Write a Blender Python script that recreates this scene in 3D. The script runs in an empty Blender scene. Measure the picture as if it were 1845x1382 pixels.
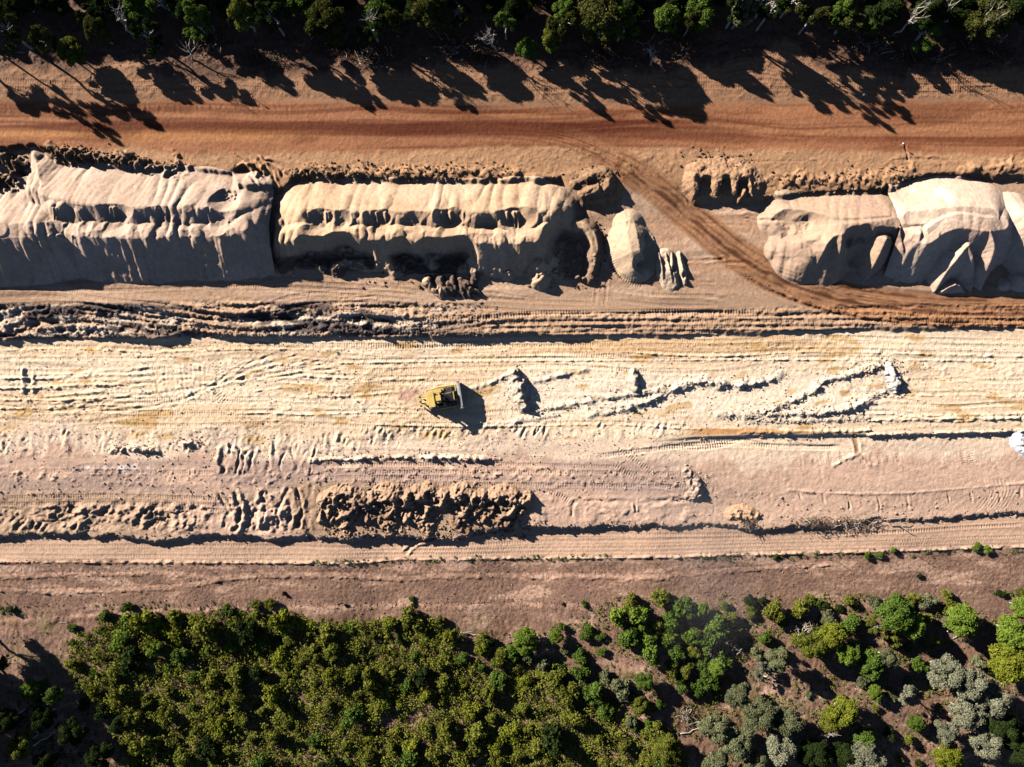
import bpy, math, random
import numpy as np
from mathutils import Vector, Matrix

R = math.radians
SC = bpy.context.scene
COL = SC.collection

# ------------------------------------------------------------------ camera, sky, sun, exposure
CAM_H = 115.0            # metres above the datum
PX = 0.09                # metres of ground per pixel of the survey grid
CU, CV = 922.5, 691.0

cam_d = bpy.data.cameras.new("camera")
cam = bpy.data.objects.new("camera", cam_d)
COL.objects.link(cam)
cam.location = (0, 0, CAM_H)
cam.rotation_euler = (0, 0, 0)
cam_d.sensor_width = 36.0
cam_d.lens = 36.0 * CAM_H / (1845 * PX)
cam_d.clip_start = 1.0
cam_d.clip_end = 4000.0
SC.camera = cam

SUN_AZ = 35.0            # shadows fall this many degrees below the +x axis
SUN_EL = 22.0
sun_dir = Vector((-math.cos(R(SUN_AZ)) * math.cos(R(SUN_EL)), math.sin(R(SUN_AZ)) * math.cos(R(SUN_EL)), math.sin(R(SUN_EL))))
world = bpy.data.worlds.new("World")
SC.world = world
world.use_nodes = True
wn = world.node_tree
bg = wn.nodes["Background"]
sky = wn.nodes.new("ShaderNodeTexSky")
sky.sky_type = 'NISHITA'
sky.sun_disc = False
sky.sun_elevation = R(SUN_EL)
sky.sun_rotation = math.atan2(sun_dir.x, sun_dir.y)
sky.altitude = 1000
sky.air_density = 0.4
sky.dust_density = 0.0
wn.links.new(sky.outputs[0], bg.inputs[0])
bg.inputs[1].default_value = 0.05

sun_d = bpy.data.lights.new("sun", 'SUN')
sun_d.energy = 5.0
sun_d.angle = R(0.53)
sun_d.color = (1.0, 0.94, 0.86)
sun_o = bpy.data.objects.new("sun", sun_d)
COL.objects.link(sun_o)
sun_o.rotation_euler = sun_dir.to_track_quat('Z', 'Y').to_euler()
sun_o.location = sun_dir * 200

SC.view_settings.view_transform = 'Standard'
SC.view_settings.look = 'None'
SC.view_settings.gamma = 1.0
SC.view_settings.use_curve_mapping = False
SC.view_settings.exposure = 1.5
SC.cycles.max_bounces = 4
SC.cycles.diffuse_bounces = 0
SC.cycles.transparent_max_bounces = 8
F_LIT = 1.55             # how bright level sunlit ground of albedo 1 renders

# ------------------------------------------------------------------ helpers
def lin(c):
    c = np.asarray(c, float) / 255.0
    return np.where(c <= 0.04045, c / 12.92, ((c + 0.055) / 1.055) ** 2.4)
def alb(r, g, b, f=F_LIT):
    return np.minimum(lin((r, g, b)) / f * np.array([1.0, 1.02, 1.14]), 0.82)

def tag(o, label=None, cat=None, group=None, kind=None):
    if label: o["label"] = label
    if cat: o["category"] = cat
    if group: o["group"] = group
    if kind: o["kind"] = kind
    return o

def smooth(x):
    x = np.clip(x, 0, 1)
    return x * x * (3 - 2 * x)

LV_V = [-4000, 270, 345, 560, 625, 780, 930, 975, 5000]
LV_Z = [1.6, 1.6, 0.8, 0.6, -0.5, -0.7, -0.8, -1.8, -1.8]
def level(v):
    return np.interp(v, LV_V, LV_Z)
def tg(u, v, z=0.0):
    """a point seen on the survey photograph, z metres above the terrace -> its place on plan"""
    k = 1.0 - (level(v) + z) / CAM_H
    return CU + (u - CU) * k, CV + (v - CV) * k
def XY(u, v):
    return (u - CU) * PX, (CV - v) * PX

def catmull(pts, step=10.0):
    pts = [np.array(p, float) for p in pts]
    if len(pts) == 2:
        n = max(1, int(np.hypot(*(pts[1] - pts[0])[:2]) / step))
        return np.array([pts[0] + (pts[1] - pts[0]) * i / n for i in range(n + 1)])
    P = [2 * pts[0] - pts[1]] + pts + [2 * pts[-1] - pts[-2]]
    out = []
    for i in range(1, len(P) - 2):
        p0, p1, p2, p3 = P[i - 1], P[i], P[i + 1], P[i + 2]
        n = max(1, int(np.hypot(*(p2 - p1)[:2]) / step))
        for k in range(n):
            t = k / n
            out.append(0.5 * ((2 * p1) + (-p0 + p2) * t + (2 * p0 - 5 * p1 + 4 * p2 - p3) * t * t + (-p0 + 3 * p1 - 3 * p2 + p3) * t ** 3))
    out.append(P[-2])
    return np.array(out)

class Grid:
    """height field on separable grid lines, in plan pixels (PX metres each)"""
    def __init__(s, us, vs):
        s.us, s.vs = np.asarray(us, float), np.asarray(vs, float)
        s.U, s.V = np.meshgrid(s.us, s.vs)
        s.h = np.zeros(s.U.shape)
        s.c = np.zeros(s.U.shape + (3,))
    def _taps(s, x, sc, off):
        t = x / sc + off
        i = np.floor(t).astype(int)
        f = t - i
        w = [(-f ** 3 + 3 * f ** 2 - 3 * f + 1) / 6, (3 * f ** 3 - 6 * f ** 2 + 4) / 6, (-3 * f ** 3 + 3 * f ** 2 + 3 * f + 1) / 6, f ** 3 / 6]
        return i, w
    def noise(s, su, sv, seed):
        rng = np.random.default_rng(seed)
        N = 257
        L = rng.standard_normal((N, N)) * 1.6
        iu, wu = s._taps(s.us, su, 500.37)
        iv, wv = s._taps(s.vs, sv, 500.71)
        A = sum(L[(iv + k) % N] * wv[k][:, None] for k in range(4))
        return sum(A[:, (iu + k) % N] * wu[k][None, :] for k in range(4))
    def fbm(s, su, sv, seed, n=3, gain=0.5):
        return sum(s.noise(su / 2 ** i, sv / 2 ** i, seed + 31 * i) * gain ** i for i in range(n))
    def field(s, pts, Rr):
        """distance to a polyline given in plan pixels: window, |D|, signed D, arc length, interpolated extras"""
        pts = np.asarray(pts, float)
        a0 = max(0, np.searchsorted(s.us, pts[:, 0].min() - Rr) - 1); a1 = np.searchsorted(s.us, pts[:, 0].max() + Rr) + 1
        b0 = max(0, np.searchsorted(s.vs, pts[:, 1].min() - Rr) - 1); b1 = np.searchsorted(s.vs, pts[:, 1].max() + Rr) + 1
        win = (slice(b0, b1), slice(a0, a1))
        uu, vv = s.us[a0:a1], s.vs[b0:b1]
        sh = (len(vv), len(uu))
        D = np.full(sh, 1e6); SD = np.full(sh, 1e6); S = np.zeros(sh); Z = np.zeros(sh)
        acc = 0.0
        for i in range(len(pts) - 1):
            p, q = pts[i], pts[i + 1]
            d = q[:2] - p[:2]
            L = math.hypot(*d)
            if L < 1e-6: continue
            c0 = np.searchsorted(uu, min(p[0], q[0]) - Rr); c1 = np.searchsorted(uu, max(p[0], q[0]) + Rr)
            r0 = np.searchsorted(vv, min(p[1], q[1]) - Rr); r1 = np.searchsorted(vv, max(p[1], q[1]) + Rr)
            if c1 <= c0 or r1 <= r0:
                acc += L; continue
            X, Y = uu[None, c0:c1] - p[0], vv[r0:r1, None] - p[1]
            t = np.clip((X * d[0] + Y * d[1]) / L ** 2, 0, 1)
            dx, dy = X - t * d[0], Y - t * d[1]
            dd = np.sqrt(dx * dx + dy * dy)
            sg = np.where(d[0] * Y - d[1] * X >= 0, 1.0, -1.0)
            w = (slice(r0, r1), slice(c0, c1))
            m = dd < D[w]
            D[w] = np.where(m, dd, D[w]); SD[w] = np.where(m, dd * sg, SD[w]); S[w] = np.where(m, acc + t * L, S[w])
            if pts.shape[1] > 2:
                Z[w] = np.where(m, p[2] + (q[2] - p[2]) * t, Z[w])
            acc += L
        return win, D, SD, S, Z, acc
    def paint(s, win, mask, col):
        m = np.clip(mask, 0, 1)[..., None]
        s.c[win] = s.c[win] * (1 - m) + np.asarray(col) * m
    def blend(s, mask, col):
        m = np.clip(mask, 0, 1)[..., None]
        s.c = s.c * (1 - m) + np.asarray(col) * m
    def sample(s, u, v):
        u = np.clip(np.asarray(u, float), s.us[0], s.us[-1] - 1e-3); v = np.clip(np.asarray(v, float), s.vs[0], s.vs[-1] - 1e-3)
        i = np.clip(np.searchsorted(s.us, u, side='right') - 1, 0, len(s.us) - 2); j = np.clip(np.searchsorted(s.vs, v, side='right') - 1, 0, len(s.vs) - 2)
        fu = (u - s.us[i]) / (s.us[i + 1] - s.us[i]); fv = (v - s.vs[j]) / (s.vs[j + 1] - s.vs[j])
        return (s.h[j, i] * (1 - fu) + s.h[j, i + 1] * fu) * (1 - fv) + (s.h[j + 1, i] * (1 - fu) + s.h[j + 1, i + 1] * fu) * fv

def mesh_np(name, co, faces, mat, attr=None, smooth_sh=True, parent=None):
    """mesh object from numpy vertices (n,3) and faces (m,k)"""
    me = bpy.data.meshes.new(name)
    n, (m, k) = len(co), faces.shape
    me.vertices.add(n); me.vertices.foreach_set("co", np.ascontiguousarray(co, dtype=np.float32).ravel())
    me.loops.add(m * k); me.loops.foreach_set("vertex_index", np.ascontiguousarray(faces, dtype=np.int32).ravel())
    me.polygons.add(m); me.polygons.foreach_set("loop_start", np.arange(0, m * k, k, dtype=np.int32))
    me.polygons.foreach_set("use_smooth", np.full(m, smooth_sh, dtype=bool))
    me.update(calc_edges=True)
    if attr is not None:
        a = me.attributes.new("tint", 'FLOAT_COLOR', 'POINT')
        a.data.foreach_set("color", np.ascontiguousarray(np.concatenate([attr, np.ones((n, 1))], 1), dtype=np.float32).ravel())
    me.materials.append(mat)
    o = bpy.data.objects.new(name, me)
    COL.objects.link(o)
    if parent: o.parent = parent
    return o

def grid_object(name, g, z, fmask, mat, parent=None):
    nv, nu = g.U.shape
    idx = np.arange(nv * nu).reshape(nv, nu)
    F = np.stack([idx[1:, :-1], idx[1:, 1:], idx[:-1, 1:], idx[:-1, :-1]], -1)[fmask]
    used = np.zeros(nv * nu, bool); used[F.ravel()] = True
    remap = np.cumsum(used) - 1
    x, y = XY(g.U, g.V)
    co = np.stack([x, y, z], -1).reshape(-1, 3)[used]
    return mesh_np(name, co, remap[F], mat, g.c.reshape(-1, 3)[used], True, parent)

# ------------------------------------------------------------------ materials
def new_mat(name):
    m = bpy.data.materials.new(name); m.use_nodes = True
    nt = m.node_tree
    b = nt.nodes["Principled BSDF"]
    b.inputs["Roughness"].default_value = 0.9
    b.inputs["Specular IOR Level"].default_value = 0.15
    return m, nt, b

def earth_mat(name, bump=0.05, grain=7.0, contrast=0.35, coarse=1.6):
    m, nt, b = new_mat(name)
    N, L = nt.nodes, nt.links
    at = N.new("ShaderNodeAttribute"); at.attribute_name = "tint"
    tc = N.new("ShaderNodeTexCoord")
    n1 = N.new("ShaderNodeTexNoise"); n1.inputs["Scale"].default_value = grain; n1.inputs["Detail"].default_value = 4; n1.inputs["Roughness"].default_value = 0.7
    n2 = N.new("ShaderNodeTexNoise"); n2.inputs["Scale"].default_value = coarse; n2.inputs["Detail"].default_value = 5
    L.new(tc.outputs["Object"], n1.inputs["Vector"]); L.new(tc.outputs["Object"], n2.inputs["Vector"])
    mr = N.new("ShaderNodeMapRange"); mr.inputs[1].default_value = 0.3; mr.inputs[2].default_value = 0.7; mr.inputs[3].default_value = 1 - contrast; mr.inputs[4].default_value = 1 + contrast
    L.new(n1.outputs[0], mr.inputs[0])
    mr2 = N.new("ShaderNodeMapRange"); mr2.inputs[1].default_value = 0.3; mr2.inputs[2].default_value = 0.7; mr2.inputs[3].default_value = 0.86; mr2.inputs[4].default_value = 1.12
    L.new(n2.outputs[0], mr2.inputs[0])
    mu = N.new("ShaderNodeMath"); mu.operation = 'MULTIPLY'; L.new(mr.outputs[0], mu.inputs[0]); L.new(mr2.outputs[0], mu.inputs[1])
    vm = N.new("ShaderNodeVectorMath"); vm.operation = 'SCALE'; L.new(at.outputs["Color"], vm.inputs[0]); L.new(mu.outputs[0], vm.inputs["Scale"])
    L.new(vm.outputs[0], b.inputs["Base Color"])
    bp = N.new("ShaderNodeBump"); bp.inputs["Strength"].default_value = 1.0; bp.inputs["Distance"].default_value = bump
    L.new(n1.outputs[0], bp.inputs["Height"]); L.new(bp.outputs[0], b.inputs["Normal"])
    return m
M_EARTH = earth_mat("compacted_earth", 0.07, 4.0, 0.16)
M_BUSH = earth_mat("leaf_litter_soil", 0.12, 3.0, 0.42)
M_GRAVEL = earth_mat("crushed_gravel", 0.05, 6.0, 0.14)
M_SPOIL = earth_mat("rough_spoil", 0.16, 2.6, 0.3)

def plain_mat(name, col, rough=0.6, metal=0.0, spec=0.3, var=0.25, scale=2.5):
    m, nt, b = new_mat(name)
    N, L = nt.nodes, nt.links
    tc = N.new("ShaderNodeTexCoord"); n = N.new("ShaderNodeTexNoise"); n.inputs["Scale"].default_value = scale; n.inputs["Detail"].default_value = 4
    L.new(tc.outputs["Object"], n.inputs["Vector"])
    mx = N.new("ShaderNodeMix"); mx.data_type = 'RGBA'
    c = np.array(col, float)
    mx.inputs[6].default_value = (*np.clip(c * (1 - var), 0, 1), 1); mx.inputs[7].default_value = (*np.clip(c * (1 + var), 0, 1), 1)
    mr = N.new("ShaderNodeMapRange"); mr.inputs[1].default_value = 0.3; mr.inputs[2].default_value = 0.7
    L.new(n.outputs[0], mr.inputs[0]); L.new(mr.outputs[0], mx.inputs[0]); L.new(mx.outputs[2], b.inputs["Base Color"])
    b.inputs["Roughness"].default_value = rough; b.inputs["Metallic"].default_value = metal; b.inputs["Specular IOR Level"].default_value = spec
    return m

def leaf_mat(name, dark, light, trans=0.2):
    m = bpy.data.materials.new(name); m.use_nodes = True
    nt = m.node_tree; N, L = nt.nodes, nt.links
    N.clear()
    out = N.new("ShaderNodeOutputMaterial"); d = N.new("ShaderNodeBsdfDiffuse"); t = N.new("ShaderNodeBsdfTranslucent"); mx = N.new("ShaderNodeMixShader")
    geo = N.new("ShaderNodeNewGeometry"); oi = N.new("ShaderNodeObjectInfo")
    at = N.new("ShaderNodeAttribute"); at.attribute_name = "tuft"
    a1 = N.new("ShaderNodeMath"); a1.operation = 'MULTIPLY_ADD'; a1.inputs[1].default_value = 0.35; L.new(geo.outputs["Random Per Island"], a1.inputs[0]); L.new(at.outputs["Fac"], a1.inputs[2])
    a2 = N.new("ShaderNodeMath"); a2.operation = 'MULTIPLY_ADD'; a2.inputs[1].default_value = 0.35; a2.use_clamp = True; L.new(oi.outputs["Random"], a2.inputs[0]); L.new(a1.outputs[0], a2.inputs[2])
    c = N.new("ShaderNodeMix"); c.data_type = 'RGBA'; c.inputs[6].default_value = (*dark, 1); c.inputs[7].default_value = (*light, 1)
    L.new(a2.outputs[0], c.inputs[0]); L.new(c.outputs[2], d.inputs[0]); L.new(c.outputs[2], t.inputs[0])
    mx.inputs[0].default_value = trans
    L.new(d.outputs[0], mx.inputs[1]); L.new(t.outputs[0], mx.inputs[2]); L.new(mx.outputs[0], out.inputs[0])
    return m

# ------------------------------------------------------------------ the ground: one sheet of terraces, split where its surface changes
def geo_out(a, n, first, grow):
    out, d = [], first
    for _ in range(n):
        a = a + d; out.append(a); d = d * grow
    return out
core_u = list(np.arange(-48, 1895, 1.55))
core_v = list(np.arange(-60, 84, 3.6)) + list(np.arange(84, 1086, 1.5)) + list(np.arange(1086, 1450, 3.4))
us = [-x for x in geo_out(48, 26, 6, 1.27)][::-1] + core_u + geo_out(core_u[-1], 26, 6, 1.27)
vs = [-x for x in geo_out(60, 26, 6, 1.27)][::-1] + core_v + geo_out(core_v[-1], 26, 6, 1.27)
G = Grid(us, vs)
U, V = G.U, G.V
wob = G.fbm(60, 400, 5, 3) * 2.5 + G.fbm(11, 60, 6, 2) * 1.3 + G.noise(4, 200, 7) * .8
inside = smooth((U + 300) / 250) * smooth((2150 - U) / 250) * smooth((V + 300) / 250) * smooth((1700 - V) / 250)

def gline(knots, z=0.0):
    """a seen line -> plan v for every grid column"""
    k = [tg(u, v, z) for u, v in knots]
    return np.interp(G.us, [a for a, b in k], [b for a, b in k])[None, :]

L_FOREST = gline([(0, 118), (200, 120), (420, 128), (620, 125), (800, 122), (1000, 128), (1200, 125), (1320, 95), (1420, 70), (1480, 120), (1700, 128), (1845, 120)])
L_ROAD_N = gline([(0, 178), (400, 180), (800, 185), (900, 188), (1300, 185), (1845, 178)])
L_ROAD_S = gline([(0, 262), (300, 266), (600, 268), (900, 262), (1100, 262), (1300, 262), (1845, 272)])
L_PAD = gline([(0, 268), (60, 262), (110, 285), (300, 306), (420, 318), (440, 345), (515, 345), (530, 322), (700, 328), (940, 326), (1010, 322), (1050, 370), (1110, 372), (1130, 330), (1230, 330), (1250, 362), (1350, 362), (1390, 355), (1500, 348), (1600, 345), (1640, 322), (1700, 316), (1845, 322)], 0)
L_CUT = gline([(0, 612), (120, 610), (300, 606), (460, 606), (640, 608), (900, 606), (1000, 605), (1220, 603), (1400, 596), (1580, 592), (1845, 590)])
L_STEP = gline([(0, 832), (400, 826), (560, 822), (700, 820), (900, 822), (1100, 802), (1250, 788), (1400, 784), (1560, 784), (1700, 780), (1845, 777)])
L_EDGE = gline([(0, 966), (200, 968), (430, 966), (560, 966), (800, 968), (950, 948), (1100, 944), (1280, 946), (1480, 948), (1600, 938), (1845, 925)])
L_TRACK_S = gline([(0, 1012), (250, 1013), (600, 1015), (740, 1009), (1000, 1006), (1300, 1000), (1500, 995), (1845, 984)])

def step(line, drop, w, wamp=1.0):
    return -drop * smooth((V - line - wob * wamp + w / 2) / w)
right = smooth((U - 1150) / 160)
ramp = smooth((U - 1080) / 40) * smooth((1270 - U) / 60)
z = 1.6 + step(L_PAD, 0.95, 11) * (1 - ramp) - .95 * smooth((V - 290) / 130) * ramp + step(L_CUT, 1.1, 11, 0.9) * (1 - .5 * smooth((U - 900) / 300)) - 0.15 * smooth((V - 420) / 160)
z += -0.45 * smooth((V - L_STEP + 3) / 6) * right + 0.25 * smooth((V - 640) / 120) * smooth((930 - V) / 60)
z += step(L_EDGE, 1.0, 9, 1.4) * (1 - .38 * smooth((U - 980) / 200) + .12 * G.noise(50, 300, 13)) + step(L_TRACK_S, 0.10, 5, 1.0)
z += G.fbm(150, 60, 11, 3) * 0.10 * inside

# --- zones of relief
def band(a, b, w=8):
    return smooth((V - a) / w) * smooth((b - V) / w)
def vwarp(A_, dv):
    """slide each column of a pattern by dv rows so its lines bend"""
    i = np.arange(A_.shape[0])[:, None] + dv
    i0 = np.clip(np.floor(i).astype(int), 0, A_.shape[0] - 2); f_ = np.clip(i - i0, 0, 1)
    return np.take_along_axis(A_, i0, 0) * (1 - f_) + np.take_along_axis(A_, i0 + 1, 0) * f_
bend = G.fbm(260, 90, 53, 2) * 9 + 16 * np.exp(-((U - 420) / 150) ** 2) * smooth((V - 600) / 40) * np.sin((V - 600) / 50)
bend2 = G.fbm(170, 60, 54, 2) * 10
patchy = np.clip(.5 + .9 * G.fbm(120, 26, 55, 2), 0, 1.7)
fine = G.noise(2.4, 2.4, 21); clod = G.fbm(5.0, 4.0, 22, 2); lump = G.fbm(14, 9, 23, 3)
m_forest = smooth((L_FOREST + 8 - V) / 20); m_bush = smooth((V - tg(0, 1100)[1]) / 14)
m_verge = band(L_TRACK_S + 2, 5000)
m_road = band(L_ROAD_N, L_ROAD_S + 8)
m_north = band(L_FOREST, L_ROAD_N)
m_shoulder = band(L_ROAD_S, L_PAD - 4)
m_pad = band(L_PAD + 6, L_CUT - 60)
left = smooth((950 - U) / 260)
m_chaos = band(L_CUT - 66, L_CUT + 3, 10) * left
m_chaos_r = band(L_CUT - 46, L_CUT + 3, 8) * (1 - left)
m_floor = band(L_CUT + 4, L_STEP - 4)
m_low = band(L_STEP, L_EDGE)
m_serv = band(L_EDGE + 3, L_TRACK_S)
z += (fine * 0.030 + clod * 0.030) * (m_forest + 0.5 * m_bush) + lump * 0.12 * m_forest + lump * 0.04 * m_bush
z += (fine * 0.020 + clod * 0.016) * m_verge + fine * 0.012 * (m_road + m_serv) + (fine * .014 + np.maximum(clod, .2) * .035 + lump * 0.02) * m_shoulder
z += (fine * 0.014 + np.maximum(clod, .2) * 0.03 + lump * 0.04) * m_north + (fine * 0.010 + np.maximum(clod, .3) * 0.012 + lump * 0.015) * m_pad
ridg = np.abs(lump); long_r = G.fbm(70, 5.5, 41, 2)
z += m_chaos * (lump * 0.13 * patchy + clod * 0.09 + fine * 0.05 + vwarp(long_r, bend2) * 0.26 - 0.2 * smooth((V - L_CUT + 50) / 20))
z += m_chaos_r * (long_r * 0.11 + clod * 0.05 + fine * 0.03)
rough_p = smooth(.35 + G.fbm(70, 20, 24, 2) * .8)
z += m_floor * (fine * 0.016 + np.maximum(clod, .2) * 0.045 * rough_p + lump * 0.03 * rough_p)
z += m_low * (fine * 0.012 + np.maximum(clod, .2) * 0.04 * rough_p * (1 - .5 * right) + lump * 0.02)
comb = vwarp(G.noise(420, 2.6, 51), bend) * .6 * patchy + vwarp(G.noise(250, 4.5, 52), bend2) * .4 * np.clip(1.3 - patchy, 0, 1)
z += comb * (0.035 * band(L_CUT + 6, tg(0, 672)[1]) + 0.02 * m_floor + 0.007 * m_serv + 0.010 * m_road + 0.018 * m_low * left) * inside
# vertical gouges pushed by blades on the south faces
vg = G.noise(7, 90, 61)
z += vg * 0.06 * band(tg(0, 772)[1], tg(0, 822)[1], 16) * smooth((760 - U) / 120)
z += np.maximum(vg, -0.3) * 0.05 * band(tg(0, 762)[1], tg(0, 800)[1], 16) * smooth((U - 640) / 80) * smooth((1250 - U) / 120)
z += m_pad * G.fbm(90, 12, 87, 2) * .04
z += band(tg(0, 900)[1], L_EDGE, 18) * smooth((600 - U) / 60) * (lump * .16 + np.maximum(clod, 0) * .12 + G.noise(8, 34, 95) * .10) * np.clip(.6 + .6 * G.noise(60, 60, 96), 0, 1.5)
z += band(tg(0, 838)[1], tg(0, 880)[1], 10) * (1 - right) * np.maximum(clod, 0) * .06
G.h = z
def P2(pts, zz=0.0):
    return [tg(p[0], p[1], zz) + tuple(p[2:]) for p in pts]

def track(pts, w=6.6, period=4.4, amp=0.042, sink=0.03, zz=0.0, fade=30, dark=0.0):
    c = catmull(P2(pts, zz))
    win, D, SD, S, Z, T = G.field(c, w)
    m = smooth((w / 2 - D) / 1.6 + 0.5) * smooth(S / fade) * smooth((T - S) / fade) * (D < 1e5)
    rim = np.exp(-((D - w / 2 - 0.8) / 1.2) ** 2) * (D < 1e5) * smooth(S / fade) * smooth((T - S) / fade)
    cl = np.sin(2 * math.pi * S / period)
    mod = 0.75 + 0.35 * G.noise(40, 40, 88)[win]
    G.h[win] += m * (cl * amp * mod - sink) + rim * 0.03
    if dark: G.c[win] *= (1 - dark * m)[..., None]
def offset(pts, d):
    c = catmull(pts, 14)
    t = np.gradient(c[:, :2], axis=0); t /= np.hypot(t[:, 0], t[:, 1])[:, None] + 1e-9
    return [(p[0] - tt[1] * d, p[1] + tt[0] * d) for p, tt in zip(c, t)]
def dozer_run(pts, gauge=23, **k):
    track(offset(pts, gauge / 2), **k); track(offset(pts, -gauge / 2), **k)
def ridge(pts, hgt, w, rough=0.3, seed=5, sharp=1.0, col=None, one_side=0):
    """windrow: pts may carry a third value scaling the height"""
    pts = [tuple(p) + ((1.0,) if len(p) == 2 else ()) for p in pts]
    c = catmull(P2(pts))
    win, D, SD, S, Z, T = G.field(c, w * 1.6)
    D = D + np.abs(G.noise(5, 5, seed + 9)[win]) * w * .22
    n = G.noise(4.5, 4.5, seed)[win]; n2 = G.noise(11, 11, seed + 3)[win]
    ww = w * (1 + 0.25 * n2)
    if one_side: ww = ww * np.where(SD * one_side > 0, 0.55, 1.25)
    prof = np.clip(1 - D / ww, 0, 1) ** sharp
    G.h[win] += hgt * Z * prof * (1 + rough * n + 0.25 * n2)
    if col is not None: G.paint(win, smooth(prof * 2.0) * 0.85, col)
def groove(pts, dep, w, rim=0.5):
    c = catmull(P2(pts), 6)
    win, D, SD, S, Z, T = G.field(c, w * 2.5)
    e = smooth(S / 9) * smooth((T - S) / 9) * np.clip(.75 + .5 * G.noise(7, 9, 501)[win], .05, 1.6)
    D = np.abs(D + G.noise(6, 6, 502)[win] * w * .22)
    G.h[win] += (-dep * np.exp(-(D / (w / 2)) ** 2) + rim * dep * np.exp(-((D - w) / (w * .5)) ** 2)) * e * (D < 1e5)

# --- soil colours
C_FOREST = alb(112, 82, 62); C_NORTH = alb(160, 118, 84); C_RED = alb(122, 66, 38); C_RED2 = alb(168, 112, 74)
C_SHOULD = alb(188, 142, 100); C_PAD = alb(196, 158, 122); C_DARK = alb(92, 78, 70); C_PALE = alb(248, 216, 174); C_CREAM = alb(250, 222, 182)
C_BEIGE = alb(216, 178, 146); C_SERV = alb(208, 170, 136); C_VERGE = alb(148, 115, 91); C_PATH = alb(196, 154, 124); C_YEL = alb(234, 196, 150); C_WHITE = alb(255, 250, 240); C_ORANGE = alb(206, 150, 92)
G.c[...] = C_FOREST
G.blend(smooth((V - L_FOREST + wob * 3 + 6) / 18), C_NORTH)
G.blend(smooth((V - L_ROAD_N - wob) / 10) , C_RED2)
streak = G.fbm(300, 9, 71, 3)
G.blend(m_road * smooth(0.55 + streak * 0.8) * band(L_ROAD_N, L_ROAD_S, 26), C_RED)
G.blend(band(tg(0, 186)[1], tg(0, 258)[1], 26) * smooth((U - 480) / 300) * smooth((1420 - U) / 300) * smooth(0.75 + streak * .5) * 0.95, alb(92, 40, 20))
G.blend(band(L_ROAD_S - 36, L_ROAD_S - 6, 14) * smooth((700 - U) / 300) * 0.6, alb(200, 140, 82))
rut = vwarp(G.noise(520, 3.4, 91), bend2 * .5)
G.blend(m_road * smooth(rut - .25) * .55, alb(104, 54, 30)); G.blend(m_road * smooth(-rut - .4) * .45, alb(190, 132, 86))
G.blend(m_road * smooth(G.fbm(70, 16, 92, 3) - .2) * .5, alb(112, 62, 36))
G.blend(smooth((V - L_ROAD_S + wob) / 12), C_SHOULD)
G.blend(smooth((V - L_PAD - wob) / 10), C_PAD)
G.blend(smooth((V - L_PAD) / 10) * smooth(0.1 + G.fbm(120, 40, 73, 3) * .8) * 0.6, alb(176, 140, 108))
G.blend(band(L_PAD + 6, tg(0, 520)[1]) * smooth((U - 1100) / 60) * smooth((1400 - U) / 60) * 0.5, alb(182, 138, 104))
G.blend(m_pad * smooth(G.fbm(70, 12, 85, 3) * .9) * .55, alb(222, 184, 148))
G.blend(m_pad * band(tg(0, 500)[1], tg(0, 560)[1], 20) * smooth(-.2 + G.fbm(110, 9, 86, 3)) * .6, alb(160, 126, 98))
G.blend(m_chaos * smooth(0.75 + G.fbm(60, 14, 74, 3) * 1.4), C_DARK)
G.blend(m_chaos * smooth(-0.35 + G.fbm(30, 8, 75, 3) * 1.6), alb(206, 180, 150))
G.blend(m_chaos_r * smooth(0.2 + long_r * 1.6) * 0.6, alb(168, 134, 100))
G.blend(smooth((V - L_CUT - wob * .5) / 6), C_PALE)
hue = G.fbm(160, 22, 76, 3)
G.blend(m_floor * smooth(0.2 + hue) * 0.7 * (1 - .6 * right), C_YEL)
G.blend(m_floor * smooth(0.1 - hue * .8) * 0.6, C_CREAM)
G.blend(m_floor * band(tg(0, 660)[1], tg(0, 765)[1], 24) * smooth((U - 850) / 120) * smooth((1700 - U) / 200) * 0.8, alb(252, 226, 190))
G.blend(band(tg(0, 755)[1], L_STEP, 8) * smooth((U - 1210) / 60) * smooth(0.55 + streak) , C_ORANGE)
G.blend(band(L_CUT + 2, tg(0, 640)[1], 8) * smooth((U - 850) / 200) * smooth((1600 - U) / 100) * smooth(.5 + hue) * .6, alb(214, 168, 112))
G.blend(m_floor * smooth((G.fbm(26, 9, 79, 2) - 1.0) * 1.5) * 0.7, alb(206, 160, 90))
G.blend(smooth((V - tg(0, 770)[1] - wob * 5) / 34) * (1 - right * smooth((L_STEP - V) / 4)) * (V < L_EDGE + 5), alb(240, 208, 172))
G.blend(smooth((V - tg(0, 818)[1] - wob * 4) / 14) * (1 - right * smooth((L_STEP - V) / 4)), C_BEIGE)
G.blend(band(tg(0, 822)[1], tg(0, 890)[1], 14) * (1 - right) * smooth(0.8 + G.fbm(120, 16, 77, 3)) * 0.8, alb(184, 154, 132))
G.blend(m_low * smooth((430 - U) / 200) * smooth((V - tg(0, 880)[1]) / 20) * .7, alb(180, 148, 114))
G.blend(m_low * smooth((U - 500) / 40) * smooth((960 - U) / 40) * smooth((V - tg(0, 860)[1]) / 20), alb(188, 154, 120))
G.blend(smooth((V - L_EDGE - 2) / 6), C_SERV)
G.blend(band(L_EDGE + 2, L_TRACK_S) * smooth(0.0 + streak) * 0.4, alb(176, 140, 114))
G.blend(smooth((V - L_TRACK_S - wob) / 4), C_VERGE)
patch = G.fbm(34, 10, 78, 4) - .25 * m_bush
G.blend(m_verge * smooth((patch - 0.55) * 1.6) * 0.75, alb(196, 158, 128))
G.blend(m_verge * smooth((-patch - 0.3)) * 0.5, alb(118, 88, 74))
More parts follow.
